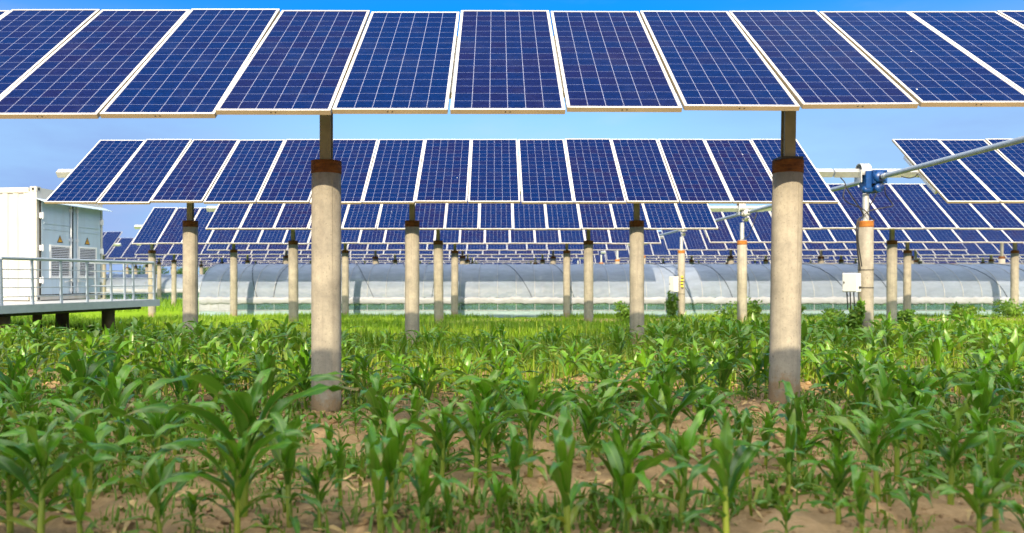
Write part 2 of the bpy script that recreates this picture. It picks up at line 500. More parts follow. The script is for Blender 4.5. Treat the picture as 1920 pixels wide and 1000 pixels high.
# ------------------------------------------------------------------ ground
GY = [(-80, 0.0), (4, 0.0), (8, 0.06), (15, 0.07), (23, -0.03), (31, -0.17), (33, -0.30), (60, -0.30), (4000, -0.30)]
_nr = np.random.RandomState(5)
_ph = _nr.rand(24, 4)
def g_arr(x, y):
    z = np.interp(y, [a for a, _ in GY], [b for _, b in GY])
    fade = np.clip((40 - y) / 12, 0, 1) * np.clip((24 - np.abs(x)) / 6, 0, 1)
    bump = np.zeros_like(x, dtype=float)
    for i in range(24):
        fr = 0.7 * 1.22 ** i * 0.6
        an = _ph[i, 0] * 6.28
        bump += np.sin(fr * (x * np.cos(an) + y * np.sin(an)) + _ph[i, 1] * 6.28) * 0.022 / (1 + 0.16 * i)
    # low mounds left round the two big pillars
    for mx, my in ((2.86, 7.5), (-1.68, 7.5)):
        bump += 0.07 * np.exp(-(((x - mx) / 0.8) ** 2 + ((y - my) / 0.7) ** 2))
    return z + bump * fade
def gz(x, y):
    return float(g_arr(np.array([float(x)]), np.array([float(y)]))[0])

def axis(a, b, step, far_lo, far_hi, q):
    v = list(np.arange(a, b + 1e-6, step))
    s, p, hi = step, v[-1], []
    while p < far_hi: s *= q; p += s; hi.append(p)
    s, p, lo = step, v[0], []
    while p > far_lo: s *= q; p -= s; lo.append(p)
    return np.array(lo[::-1] + v + hi)
gx = axis(-15, 17, 0.11, -2500, 2500, 1.28)
gy = axis(3.2, 24, 0.10, -120, 4000, 1.20)
X, Y = np.meshgrid(gx, gy)
Z = g_arr(X, Y)
Z += (_nr.rand(*Z.shape) - 0.5) * 0.035 * np.clip((20 - Y) / 8, 0, 1) * (np.abs(X) < 17)
nx, ny = len(gx), len(gy)
me = bpy.data.meshes.new("ground")
idx = np.arange(nx * ny).reshape(ny, nx)
fc = np.stack([idx[:-1, :-1], idx[:-1, 1:], idx[1:, 1:], idx[1:, :-1]], -1).reshape(-1, 4)
me.from_pydata(np.stack([X, Y, Z], -1).reshape(-1, 3).tolist(), [], fc.tolist())
me.materials.append(M['soil'])
me.polygons.foreach_set("use_smooth", np.ones(len(fc), dtype=bool))
tag(link(bpy.data.objects.new("ground", me)), "brown tilled soil with a green grassy strip towards the greenhouse", "ground", kind="structure")

# ------------------------------------------------------------------ solar panels
PL, PW, PT, FB = 2.54, 0.980, 0.042, 0.026          # length up the slope, width, frame depth, frame border
def panel_meshes():
    hx, hl = PW / 2, PL / 2
    g = MB()
    g.box(-hx + FB, hx - FB, -hl + FB, hl - FB, -0.012, -0.003)
    gm = g.mesh("panel_glass", [M['glass'], M['backsheet']])
    uvl = gm.uv_layers.new(name="UVMap")
    for p in gm.polygons:
        if p.normal.z < 0.9: p.material_index = 1
        for li in p.loop_indices:
            co = gm.vertices[gm.loops[li].vertex_index].co
            uvl.data[li].uv = ((co.x + hx - FB) / (2 * hx - 2 * FB), (co.y + hl - FB) / (2 * hl - 2 * FB))
    f = MB()
    f.box(-hx, -hx + FB, -hl + FB, hl - FB, -PT, 0)
    f.box(hx - FB, hx, -hl + FB, hl - FB, -PT, 0)
    f.box(-hx, hx, -hl, -hl + FB, -PT, 0.0005)
    f.box(-hx, hx, hl - FB, hl, -PT, 0.0005)
    for dx in (-0.02, 0.02):                          # drain holes in the lower edge
        f.add([(dx - .006, -hl - .0006, -.026), (dx + .006, -hl - .0006, -.026), (dx + .006, -hl - .0006, -.016), (dx - .006, -hl - .0006, -.016)], [(0, 1, 2, 3)], 1)
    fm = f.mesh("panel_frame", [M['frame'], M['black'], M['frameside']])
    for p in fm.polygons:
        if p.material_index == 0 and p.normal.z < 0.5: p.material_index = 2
    # distant panel: frame and glass in a single mesh
    d = MB()
    d.box(-hx, hx, -hl, hl, -PT, -0.004, 0)
    d.add([(-hx + .016, -hl + .016, 0), (hx - .016, -hl + .016, 0), (hx - .016, hl - .016, 0), (-hx + .016, hl - .016, 0)], [(0, 1, 2, 3)], 1)
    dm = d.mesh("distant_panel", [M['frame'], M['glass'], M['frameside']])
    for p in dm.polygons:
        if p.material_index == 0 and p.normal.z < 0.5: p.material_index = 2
    uvl = dm.uv_layers.new(name="UVMap")
    for p in dm.polygons:
        for li in p.loop_indices:
            co = dm.vertices[dm.loops[li].vertex_index].co
            uvl.data[li].uv = ((co.x + hx - FB) / (2 * hx - 2 * FB), (co.y + hl - FB) / (2 * hl - 2 * FB))
    return gm, fm, dm
PG, PF, PD = panel_meshes()

Y1, PITCH, AXZ, OFF = 7.507, 7.83, 3.542, 0.11
def row_y(k): return Y1 + PITCH * (k - 1)

def solar_row(k, x0, n, label, tilt=37.3, twist=0.0, dz=0.0, slope=0.0, near=True, xc=0.0, stub=0.35, group="rows of solar panels"):
    """One tracker table: n panels side by side on a square tube; origin at the tube's middle."""
    y = row_y(k)
    x1 = x0 + n * 1.0
    cx = (x0 + x1) / 2
    root = empty("solar_panel_row", (cx, y, AXZ + dz), label, "solar array", group)
    t = MB()
    tl = rad(tilt)
    upv = (0, -math.sin(tl), math.cos(tl))
    t.bar((x0 - stub - cx, 0, slope * (x0 - xc)), (x1 + stub - cx, 0, slope * (x1 - xc)), 0.13, 0.13, up=upv)
    t.build("torque_tube", M['galv'], root)
    for i in range(n):
        xx = x0 + 0.5 + i
        th = rad(tilt + twist * (xx - xc) + rnd.gauss(0, 0.26))
        nrm = Vector((0, -math.sin(th), math.cos(th)))
        p = Vector((xx - cx + rnd.gauss(0, 0.002), 0, slope * (xx - xc))) + nrm * (OFF + rnd.gauss(0, 0.004))
        p += Vector((0, math.cos(th), math.sin(th))) * rnd.gauss(0, 0.006)
        rot = (th, rnd.gauss(0, 0.0022), rnd.gauss(0, 0.0015))
        if near:
            g = bpy.data.objects.new("solar_panel", PG); link(g, root)
            g.location = p; g.rotation_euler = rot
            fr = bpy.data.objects.new("panel_frame", PF); link(fr, g)
        else:
            g = bpy.data.objects.new("solar_panel", PD); link(g, root)
            g.location = p; g.rotation_euler = rot
    if near:                                          # rails carrying the seams
        r = MB()
        r.box(-0.028, 0.028, -0.80, 0.62, -0.07, -0.010)
        rm = r.mesh("mounting_rail", M['galv'])
        for i in range(n + 1):
            xx = x0 + i + (0.03 if i == 0 else -0.03 if i == n else 0)
            th = rad(tilt + twist * (xx - xc))
            o = bpy.data.objects.new("mounting_rail", rm); link(o, root)
            nrm = Vector((0, -math.sin(th), math.cos(th)))
            o.location = Vector((xx - cx, 0, slope * (xx - xc))) + nrm * (OFF - PT - 0.002)
            o.rotation_euler = (th, 0, 0)
    return root

X0, XG, XR = -8.53, 6.47, 8.52                        # left end, gap with the drives, right-hand tables
solar_row(0, -8.53, 15, "solar panel row standing over the camera, shading the foreground corn", tilt=37.3, near=False)
solar_row(1, -8.40, 15, "nearest solar panel row, crossing the whole top above the two big pillars", tilt=37.65, twist=-0.27, dz=-0.01, slope=0.0048)
solar_row(2, X0, 15, "second solar panel row, ending left of the blue gearbox", tilt=37.7, twist=0.02, slope=0.0006)
solar_row(2, XR, 5, "solar panel row starting right of the blue gearbox, nearest of those on its right", tilt=37.6, twist=0.0)
solar_row(3, -8.50, 15, "third solar panel row, just below the second row's lower edge", tilt=37.2)
solar_row(3, XR, 10, "third solar panel row, part right of the blue gearbox behind its post", tilt=37.6, dz=0.02)
solar_row(4, -14.45, 21, "fourth solar panel row, its left end behind the tall left pillar beside the white container", tilt=38.9, dz=-0.02)
solar_row(4, 8.46, 15, "fourth solar panel row, part right of the pillar with the striped tape", tilt=37.8)
gF = "far solar panel rows near the greenhouse top"
lF = "distant solar panel row showing as a thin blue strip just above the greenhouse"
solar_row(5, -14.45, 21, "fifth solar panel row, a narrow strip below the fourth row's lower edge", tilt=38.2, near=False)
solar_row(5, 8.55, 15, "fifth solar panel row, thin strip on the right above the greenhouse", tilt=37.6, near=False)
for k in range(6, 15):
    for x0, n in ((-38.5, 15), (-21.8, 28), (8.5, 15), (25.5, 15), (42.5, 15)):
        vis = 0.69 * row_y(k) + 3
        if x0 > vis or x0 + n < -vis: continue
        sh = rnd.choice((0, 0, -0.4, 0.5)) if k > 6 else 0
        a, b = x0 + sh, x0 + sh + n
        while b > vis + 2: b -= 1
        while a < -vis - 2: a += 1
        lab = lF
        if x0 < -30: lab = "distant solar panel row ending behind the white container's railing"
        solar_row(k, a, int(round(b - a)), lab, tilt=rnd.uniform(36.6, 38.6), dz=rnd.uniform(-.04, .05), near=False,
                  group=gF if x0 > -30 else "far solar panel rows behind the container")

# ------------------------------------------------------------------ pillars
CAPZ = 2.57
def shaft_mesh(h):
    v, f = lathe([(0.147, -0.4), (0.147, 0.0), (0.1455, h * 0.5), (0.144, h - 0.125)], 28, True)
    m = MB().add(v, f, 0, True)
    m.box(-0.004, 0.004, -0.1478, -0.13, 0.0, h - 0.2)          # casting seam
    me_ = m.mesh("concrete_shaft", M['concrete'])
    return me_
_shafts = {}
def pillar(x, k, label, lit=False, lean=0.0, plate=False, group="concrete pillars", seam=0.0, dz=0.0, blackpost=True):
    y = row_y(k) + 0.005
    z0 = gz(x, y)
    h = round(CAPZ + dz - z0, 2)
    root = empty("concrete_pillar", (x, y, z0), label, "pillar", group)
    root.rotation_euler = (0, rad(lean), 0)
    if h not in _shafts: _shafts[h] = shaft_mesh(h)
    o = bpy.data.objects.new("concrete_shaft", _shafts[h]); link(o, root); o.rotation_euler = (0, 0, seam)
    v, f = lathe([(0.146, h - 0.125), (0.150, h - 0.12), (0.148, h - 0.085), (0.1505, h - 0.06), (0.148, h - 0.03), (0.150, h)], 28)
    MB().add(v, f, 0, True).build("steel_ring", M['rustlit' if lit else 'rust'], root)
    m = MB()
    if not lit:                                         # H-section post up to the tube
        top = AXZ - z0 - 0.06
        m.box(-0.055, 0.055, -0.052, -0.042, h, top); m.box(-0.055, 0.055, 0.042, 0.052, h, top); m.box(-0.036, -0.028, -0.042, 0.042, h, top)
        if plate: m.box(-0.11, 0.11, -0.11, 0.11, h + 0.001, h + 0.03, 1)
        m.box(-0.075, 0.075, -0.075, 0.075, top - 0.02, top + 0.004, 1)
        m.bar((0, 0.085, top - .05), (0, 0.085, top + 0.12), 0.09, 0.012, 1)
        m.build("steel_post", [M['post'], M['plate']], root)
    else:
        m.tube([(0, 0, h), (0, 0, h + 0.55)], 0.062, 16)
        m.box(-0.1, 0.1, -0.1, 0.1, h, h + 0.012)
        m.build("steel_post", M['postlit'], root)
    return root

pillar(-1.685, 1, "big concrete pillar in front, left one, plain rusty ring, no plate on top", seam=0.6)
pillar(2.862, 1, "big concrete pillar in front, right one, black square plate on its rusty ring", lean=0.9, plate=True, seam=0.42)
pillar(-6.20, 2, "concrete pillar beside the white container's railing, under the second row's left end", seam=1.0)
pillar(-1.70, 2, "thickest of the cluster of three pillars right of the big left pillar")
pillar(2.86, 2, "thickest of the three pillars left of the big right pillar", lean=-0.15)
pillar(7.50, 2, "concrete pillar with orange rusty ring carrying the blue gearbox and black cables", lit=True, seam=0.5)
pillar(-6.20, 3, "concrete pillar just left of the big left pillar, under the third row", lean=-0.4)
pillar(-1.75, 3, "middle one of the cluster of three pillars before the greenhouse's left half", lean=-0.5)
pillar(2.84, 3, "middle-sized one of the three pillars left of the big right pillar", lean=-0.2)
pillar(7.54, 3, "sunlit concrete pillar with orange ring and grey drive head, left of the big right pillar", lit=True)
pillar(12.12, 3, "concrete pillar right of the pillar with the blue gearbox", lean=0.3)
pillar(-14.1, 4, "light concrete pillar at the railing's far end beside the container", lit=False)
pillar(-10.75, 4, "slim concrete pillar in front of the greenhouse's left end", dz=0.02)
pillar(-6.18, 4, "slim concrete pillar tucked right behind the big left pillar")
pillar(-1.70, 4, "slimmest of the cluster of three pillars before the greenhouse's left half", lean=0.3)
pillar(2.90, 4, "slimmest of the three pillars left of the big right pillar")
pillar(7.60, 4, "sunlit pillar with orange ring, white box and black-yellow striped tape", lit=True)
pillar(16.85, 4, "slimmer of the two pillars right of the blue gearbox pillar", lean=0.3)
pillar(21.25, 4, "concrete pillar under the fourth row, last on the far right edge", lean=0.4)
for k in range(5, 11):
    for x in (-38.0, -33.4, -28.8, -24.3, -19.8, -15.3, -10.8, -6.2, -1.7, 2.86, 7.55, 12.1, 16.7, 21.3, 25.9, 30.5, 35.1):
        yk = row_y(k)
        if abs(x + 0.01 * yk) > 0.70 * yk: continue
        if x < -15 and k == 5: continue
        lit = x in (7.55,)
        lab = "distant concrete pillar whose top shows above the greenhouse" if x > -13.5 else "distant concrete pillar behind the container and railing"
        pillar(x + rnd.uniform(-.08, .08), k, lab, lit=lit, group="far pillar tops above the greenhouse" if x > -13.5 else "far pillars behind the container", dz=rnd.uniform(-.03, .03), lean=rnd.uniform(-.3, .3))

# ------------------------------------------------------------------ slew drives, drive shafts, cables, control boxes
def ring_shape(m, x0, x1, r, th, cz, a0=-30, a1=210, n=20, mi=0):
    v, f = [], []
    for i in range(n + 1):
        a = rad(a0 + (a1 - a0) * i / n)
        for x, rr in ((x0, r), (x1, r), (x1, r - th), (x0, r - th)):
            v.append((x, math.cos(a) * rr, cz + math.sin(a) * rr))
    for i in range(n):
        for j in range(4):
            j2 = (j + 1) % 4
            f.append((i*4+j, i*4+j2, (i+1)*4+j2, (i+1)*4+j))
    f.append((0, 1, 2, 3)); f.append((n*4+3, n*4+2, n*4+1, n*4))
    m.add(v, f, mi, False)

def gear_drive(x, k, motor, label, shaft_x):
    y = row_y(k)
    root = empty("slew_drive", (x, y, AXZ), label, "gear drive", "slew drives between the panel rows")
    r = MB()
    ring_shape(r, -0.11, 0.08, 0.165, 0.014, 0.03)
    r.box(-0.125, -0.11, -0.15, 0.15, -0.2, 0.05)
    r.build("bearing_ring", M['postlit'], root)
    sx_ = shaft_x - x
    if motor:
        b = MB()
        b.box(-0.05, 0.06, -0.20, 0.10, -0.34, 0.02)
        b.box(0.06, 0.34, -0.27, 0.08, -0.24, 0.03)
        for i in range(5): b.box(0.10, 0.31, -0.282, -0.27, -0.20 + i * .045, -0.185 + i * .045)
        v, f = lathe([(0.115, 0), (0.125, 0.02), (0.10, 0.05), (0.075, 0.07)], 20)
        b.add(v, f, 0, True, Matrix.Translation((sx_, -0.27, -0.115)) @ Matrix.Rotation(rad(90), 4, 'X'))
        for q in ((0.09, -0.21), (0.31, -0.21), (0.09, 0.0), (0.31, 0.0)):
            v, f = lathe([(0.016, 0), (0.016, 0.014), (0.008, 0.018)], 8)
            b.add(v, f, 0, False, Matrix.Translation((q[0], -0.27, q[1])) @ Matrix.Rotation(rad(90), 4, 'X'))
        b.build("gear_housing", M['blue'], root, bevel=0.008)
        mm = MB()
        v, f = lathe([(0.084, 0), (0.088, 0.01), (0.088, 0.05), (0.080, 0.055), (0.080, 0.26), (0.086, 0.27), (0.086, 0.31)], 24)
        mm.add(v, f, 0, True, Matrix.Translation((0.17, -0.30, -0.33)) @ Matrix.Rotation(rad(-90), 4, 'X'))
        v, f = lathe([(0.07, 0), (0.074, 0.015), (0.074, 0.14), (0.06, 0.17)], 20)
        mm.add(v, f, 0, True, Matrix.Translation((0.09, -0.12, -0.35)) @ Matrix.Rotation(rad(-90), 4, 'Y'))
        for i in range(10):
            a = i * math.pi * 2 / 10
            mm.bar((0.17 + 0.083 * math.cos(a), -0.22, -0.33 + 0.083 * math.sin(a)), (0.17 + 0.083 * math.cos(a), -0.06, -0.33 + 0.083 * math.sin(a)), 0.012)
        mm.build("electric_motor", M['blue'], root)
    else:
        b = MB()
        v, f = lathe([(0.075, -0.15), (0.11, -0.13), (0.11, 0.13), (0.075, 0.15)], 18)
        b.add(v, f, 0, True, Matrix.Translation((sx_, 0, -0.13)) @ Matrix.Rotation(rad(90), 4, 'X'))
        b.box(sx_ - .13, sx_ + .13, -0.07, 0.07, -0.19, -0.07)
        ring_shape(b, sx_ - 0.06, sx_ + 0.06, 0.16, 0.016, -0.23, 200, 340)
        b.build("gear_housing", M['postlit'], root, bevel=0.004)
    c = MB()
    c.tube([(sx_, -0.33, -0.12), (sx_, -0.42, -0.12)], 0.045, 14, 1); c.tube([(sx_, -0.42, -0.12), (sx_, -0.53, -0.12)], 0.055, 14)
    c.tube([(sx_, 0.08, -0.12), (sx_, 0.20, -0.12)], 0.05, 14, 1); c.tube([(sx_, 0.2, -0.12), (sx_, 0.3, -0.12)], 0.055, 14)
    c.build("shaft_coupling", [M['galv'], M['plate']], root)
    return root
SX = 7.64
gear_drive(7.46, 2, True, "blue gearbox with motor on the post between the second row's halves", SX)
gear_drive(7.52, 3, False, "grey drive head on the sunlit pillar left of the big right pillar", SX)
gear_drive(7.60, 4, False, "grey drive head on the pillar with striped tape", SX + .03)
gear_drive(7.58, 5, False, "small distant grey drive head, nearer one above the greenhouse", SX + .03)
gear_drive(7.58, 6, False, "small distant grey drive head, farther one above the greenhouse", SX + .03)
def drive_shaft(k0, k1, label):
    y0, y1 = row_y(k0) + 0.28, row_y(k1) - 0.5
    m = MB().tube([(0, 0, 0), (0, y1 - y0, 0)], 0.048, 16)
    o = m.build("drive_shaft", M['rail'], None, (SX, y0, AXZ - 0.12))
    tag(o, label, "drive shaft", "drive shafts between the rows")
drive_shaft(1, 2, "long grey drive shaft running from the blue gearbox up past the frame's right edge")
drive_shaft(2, 3, "grey drive shaft between the blue gearbox and the grey drive head behind it")
drive_shaft(3, 4, "grey drive shaft between the two grey drive heads")
drive_shaft(4, 5, "distant grey drive shaft behind the pillar with striped tape")
# torque tube bridging the gap at each drive
for k in (2, 3, 4, 5):
    m = MB().bar((6.85, 0, 0), (8.2, 0, 0), 0.132, 0.132, up=(0, -0.606, 0.795))
    o = m.build("bridging_tube", M['galv'], None, (0, row_y(k), AXZ))
    lab = {2: "white square steel tube running through the blue gearbox's ring", 3: "white square steel tube through the grey drive head, left of the big right pillar",
           4: "square steel tube through the drive head above the striped tape", 5: "distant square steel tube in the gap of the fifth row"}[k]
    tag(o, lab, "steel tube", "square tubes joining the row halves")

def bez(pts, n=10):
    out = []
    P = [Vector(p) for p in pts]
    P = [P[0] * 2 - P[1]] + P + [P[-1] * 2 - P[-2]]
    for i in range(1, len(P) - 2):
        for j in range(n):
            t = j / n
            a, b, c, d = P[i-1], P[i], P[i+1], P[i+2]
            out.append(0.5 * ((2*b) + (c-a)*t + (2*a-5*b+4*c-d)*t*t + (3*b-a-3*c+d)*t*t*t))
    out.append(P[-2])
    return out
def cable(pts, r, label):
    o = MB().tube(bez(pts), r, 7).build("power_cable", M['black'])
    return tag(o, label, "cable", "black cables at the blue gearbox")
D2 = row_y(2)
cable([at(1576, 333, D2 - .05), at(1585, 346, D2 - .2), at(1581, 368, D2 - .25), at(1588, 379, D2 - .25), at(1606, 387, D2 - .2), at(1622, 395, D2 - .15), at(1632, 408, D2 - .17), at(1640, 414, D2 - .17)], 0.011, "black cable looping left of the blue gearbox, upper loose loop")
cable([at(1584, 347, D2 - .21), at(1598, 370, D2 - .22), at(1612, 390, D2 - .18), at(1619, 405, D2 - .17), at(1609, 412, D2 - .18), at(1606, 430, D2 - .2), at(1608, 470, D2 - .2), at(1613, 508, D2 - .2)], 0.014, "thick black cable from the gearbox down the pillar to the grey box")
cable([at(1659, 350, D2 - .25), at(1661, 365, D2 - .27), at(1673, 382, D2 - .28), at(1672, 387, D2 - .28), at(1650, 391, D2 - .22), at(1630, 396, D2 - .17), at(1618, 406, D2 - .17), at(1611, 416, D2 - .18), at(1609, 450, D2 - .21), at(1616, 500, D2 - .19)], 0.011, "black cable looping right of the blue gearbox and down the pillar")
cable([at(1644, 361, D2 - .28), at(1638, 375, D2 - .25), at(1631, 386, D2 - .17), at(1630, 396, D2 - .16)], 0.010, "short black cable hanging from the blue motor to the post")
cable([at(1690, 331, D2 - .1), at(1705, 334, D2 - .12), at(1716, 331, D2 - .1), at(1721, 325, D2 - .05)], 0.011, "short black cable sagging under the tube right of the gearbox")
cable([at(1403, 396, row_y(3) - .1), at(1413, 410, row_y(3) - .2), at(1420, 398, row_y(3) - .2), at(1405, 440, row_y(3) - .2), at(1399, 446, row_y(3) - .16), at(1391, 450, row_y(3) - .17)], 0.010, "thin black cable at the grey drive head left of the big right pillar")

def control_box(x, y, z, w, h, d, rz, label, knob=True):
    root = empty("control_box", (x, y, z), label, "electrical box", "control boxes strapped to pillars", rz)
    MB().box(-w/2, w/2, -d/2, d/2, -h/2, h/2).build("enclosure", M['white'], root, bevel=0.008)
    MB().box(-w/2 + .012, w/2 - .012, -d/2 - 0.018, -d/2 - 0.0005, -h/2 + .012, h/2 - .012).build("box_door", M['boxgrey'], root, bevel=0.004)
    l = MB(); l.box(-w/2 + .03, -w/2 + .05, -d/2 - .03, -d/2 - .0185, -.02, .02); l.build("latch", M['plate'], root)
    if knob:
        v, f = lathe([(0.026, 0), (0.026, 0.02), (0.018, 0.035)], 14)
        MB().add(v, f, 0, True, Matrix.Translation((w/2, 0, -h/2 + .09)) @ Matrix.Rotation(rad(90), 4, 'Y')).build("switch_knob", M['black'], root)
    g = MB()
    for q in (-.09, -.03, .04): g.tube([(q, 0, -h/2), (q, 0, -h/2 - .05), (q + .01, .02, -h/2 - .35)], 0.012, 7)
    g.build("cable_gland", M['black'], root)
    return root
b2 = at(1597, 530, D2 - .26)
control_box(b2.x, b2.y, b2.z, 0.28, 0.375, 0.26, rad(42) * -1, "grey electrical box with black knob, strapped left on the blue gearbox's pillar")
b4 = at(1263.5, 533, row_y(4) - .24)
control_box(b4.x, b4.y, b4.z, 0.24, 0.62, 0.30, rad(-50), "white electrical box strapped to the pillar with striped tape", False)
for (xx, k, zs, lab) in ((7.50, 2, (1.58, 1.22), "thin metal strap holding the grey box to the blue gearbox's pillar"), (7.60, 4, (1.28, 0.78), "thin metal strap holding the white box to the striped pillar")):
    for z_ in zs:
        v, f = lathe([(0.149, -.008), (0.1515, -.008), (0.1515, .008), (0.149, .008)], 24, False)
        o = MB().add(v, f, 0, True).build("pillar_strap", M['plate'], None, (xx, row_y(k) + .005, z_))
        tag(o, lab + (", upper one" if z_ == zs[0] else ", lower one"), "strap", "box straps")
# black and yellow tape hanging on the fourth-row pillar
tp = MB()
for i in range(8):
    z_ = 1.52 - i * 0.065
    tp.add([(-.055 + .012 * math.sin(i), -.153, z_), (.035 + .012 * math.sin(i), -.153, z_), (.035 + .012 * math.sin(i + 1), -.153, z_ - .065), (-.055 + .012 * math.sin(i + 1), -.153, z_ - .065),
            (-.055 + .012 * math.sin(i), -.151, z_), (.035 + .012 * math.sin(i), -.151, z_), (.035 + .012 * math.sin(i + 1), -.151, z_ - .065), (-.055 + .012 * math.sin(i + 1), -.151, z_ - .065)],
           [(0, 3, 2, 1), (4, 5, 6, 7), (0, 1, 5, 4), (2, 3, 7, 6), (1, 2, 6, 5), (3, 0, 4, 7)], i % 2)
tag(tp.build("warning_tape", [simple("tape_yellow", (0.75, 0.62, 0.02), 0.5), M['black']], None, (7.60, row_y(4) + .005, 0)), "strip of black and yellow warning tape on the pillar", "warning tape")

# ------------------------------------------------------------------ white equipment container
CA = math.atan2(0.273, 2.6)
cont = empty("equipment_container", (-11.35, 18.6, 0.85), "white steel equipment container with louvered double doors on the railed deck", "container", None, -CA)
HC, WC, LC = 2.82, 2.62, 6.06
m = MB()
# corrugated long side facing the camera: trapezoid ribs
xs, yy = [], []
x = -LC + 0.16
ribs = []
while x < -0.16:
    for dx, dy in ((0, 0), (0.10, 0), (0.14, 0.036), (0.24, 0.036), (0.28, 0)):
        if x + dx <= -0.16: ribs.append((x + dx, dy))
    x += 0.28
ribs.append((-0.16, 0))
v = []; f = []
for (rx, ry) in ribs: v += [(rx, 0.02 + ry, 0.16), (rx, 0.02 + ry, HC - 0.14)]
for i in range(len(ribs) - 1): f.append((2*i, 2*i+2, 2*i+3, 2*i+1))
m.add(v, f)
m.box(-LC, 0, 0.07, WC - .05, 0.12, HC - .02)
m.build("container_shell", M['contw'], cont)
m = MB()
m.box(-LC + .16, -.16, 0.0, .069, 0.02, 0.16); m.box(-LC + .16, -.16, 0.0, .069, HC - .14, HC - 0.02)
m.box(-.16, 0, 0.0, .069, 0.12, HC - .12); m.box(-LC, -LC + .16, 0, .069, 0.12, HC - .12)
m.box(0.001, .05, 0.0, 0.10, 0.12, HC - .12); m.box(.001, .05, WC - .10, WC, 0.12, HC - .12)
m.box(0.001, .05, 0.10, WC - .10, HC - .30, HC - .02); m.box(0.001, .05, 0.10, WC - .10, 0.02, 0.14)
m.build("container_frame", M['contw'], cont)
for cz in (0.0, HC - .12):
    for (cx, cy) in ((-.125, -.012), (-.125, WC - .16)):
        c = MB().box(cx, cx + .185, cy, cy + .172, cz, cz + .125).build("corner_casting", M['contw'], cont, bevel=0.01)
        h = MB().box(cx + .06, cx + .125, cy - .003, cy + .02, cz + .03, cz + .095)
        h.box(cx + .17, cx + .188, cy + .05, cy + .12, cz + .03, cz + .095)
        h.build("casting_hole", M['plate'], c)
def cdoor(y0, y1, flip):
    z0, z1 = 0.16, HC - .34
    d = MB().box(.052, .085, y0, y1, z0, z1)
    # two pressed swages across the upper door
    d.box(.0851, .10, y0 + .08, y1 - .08, z1 - .56, z1 - .50); d.box(.0851, .096, y0 + .08, y1 - .08, z1 - .70, z1 - .66)
    d = d.build("container_door", M['contg'], cont, bevel=0.004)
    g = MB()
    for (a, b, c_, e) in ((y0 - .022, y0 - .001, z0, z1), (y1 + .001, y1 + .022, z0, z1), (y0, y1, z1 + .001, z1 + .022), (y0, y1, z0 - .022, z0 - .001)): g.box(.0525, .08, a, b, c_, e)
    g.build("door_gasket", M['black'], d)
    vy0, vy1, vz0, vz1 = y0 + .33, y1 - .13, 0.62, 1.36
    if flip: vy0, vy1 = y0 + .22, y1 - .24
    fr = MB()
    fr.box(.086, .11, vy0 - .05, vy0, vz0 - .05, vz1 + .05); fr.box(.086, .11, vy1, vy1 + .05, vz0 - .05, vz1 + .05)
    fr.box(.086, .11, vy0, vy1, vz1, vz1 + .05); fr.box(.086, .11, vy0, vy1, vz0 - .05, vz0)
    fr.box(.0855, .0875, vy0, vy1, vz0, vz1, 1)
    n = 17
    for i in range(n):
        zc = vz0 + (i + .5) * (vz1 - vz0) / n
        fr.bar((.097, vy0, zc), (.097, vy1, zc), 0.026, 0.004, 2, up=(0.75, 0, 0.66))
    fr.build("louver_vent", [M['white'], M['plate'], M['slat']], d)
    s = MB(); yc = (vy0 + vy1) / 2; zb, hh, ww = 1.47, 0.20, 0.115
    s.add([(.0865, yc - ww, zb), (.0865, yc + ww, zb), (.0865, yc, zb + hh), (.0895, yc - ww, zb), (.0895, yc + ww, zb), (.0895, yc, zb + hh)], [(0, 2, 1), (3, 4, 5), (0, 1, 4, 3), (1, 2, 5, 4), (2, 0, 3, 5)], 1)
    q = lambda a, b: (.0925, yc + a * ww * .8, zb + .022 + b * hh * .78)
    t0, t1, t2 = q(-.86, 0), q(.86, 0), q(0, .92)
    s.add([(.0915, p[1], p[2]) for p in (t0, t1, t2)], [(0, 1, 2)], 0)
    bolt = [(.02, .80), (-.16, .36), (.0, .36), (-.08, .06), (.18, .46), (.02, .46), (.14, .80)]
    s.add([q(a * 1.3, b * .85 + .03) for a, b in bolt], [(0, 1, 2, 5, 6), (2, 3, 4, 5)], 1)
    s.build("warning_sign", [M['yellow'], M['plate']], d)
    bars = (y1 - .10,) if not flip else (y0 + .10,)
    for by in bars:
        lb = MB().tube([(.125, by, z0 + .02), (.125, by, z1 - .02)], 0.017, 10)
        for zz in (z0 + .1, z0 + .75, z0 + 1.4, z1 - .15): lb.box(.0855, .145, by - .03, by + .03, zz - .04, zz + .04)
        lb.build("locking_bar", M['slat'], d)
        hd = MB().tube([(.15, by, .50), (.16, by - (.28 if not flip else -.28), .47)], 0.013, 8)
        hd.box(.13, .17, by - .025, by + .025, .46, .54)
        hd.build("door_handle", M['galv'], d)
    hy = y0 - .02 if not flip else y1 + .02
    for zz in (0.45, 1.25, 2.05):
        hh_ = MB().box(.081, .13, hy - .05, hy + .05, zz, zz + .13).tube([(.135, hy, zz - .02), (.135, hy, zz + .15)], 0.014, 8).build("door_hinge", M['white'], d)
    if flip:
        MB().box(.086, .092, y1 - .30, y1 - .12, .42, .66).build("data_plate", M['galv'], d)
cdoor(0.13, 1.28, False)
cdoor(1.335, 2.47, True)
a = MB()
a.add([(.05, -.02, HC - .30), (.05, WC + .05, HC - .30), (.34, WC + .02, HC - .40), (.34, -.02, HC - .40), (.05, -.02, HC - .28), (.05, WC + .05, HC - .28), (.34, WC + .02, HC - .385), (.34, -.02, HC - .385)],
      [(0, 1, 2, 3), (4, 7, 6, 5), (0, 4, 5, 1), (1, 5, 6, 2), (2, 6, 7, 3), (3, 7, 4, 0)])
a.build("rain_awning", M['contg'], cont)

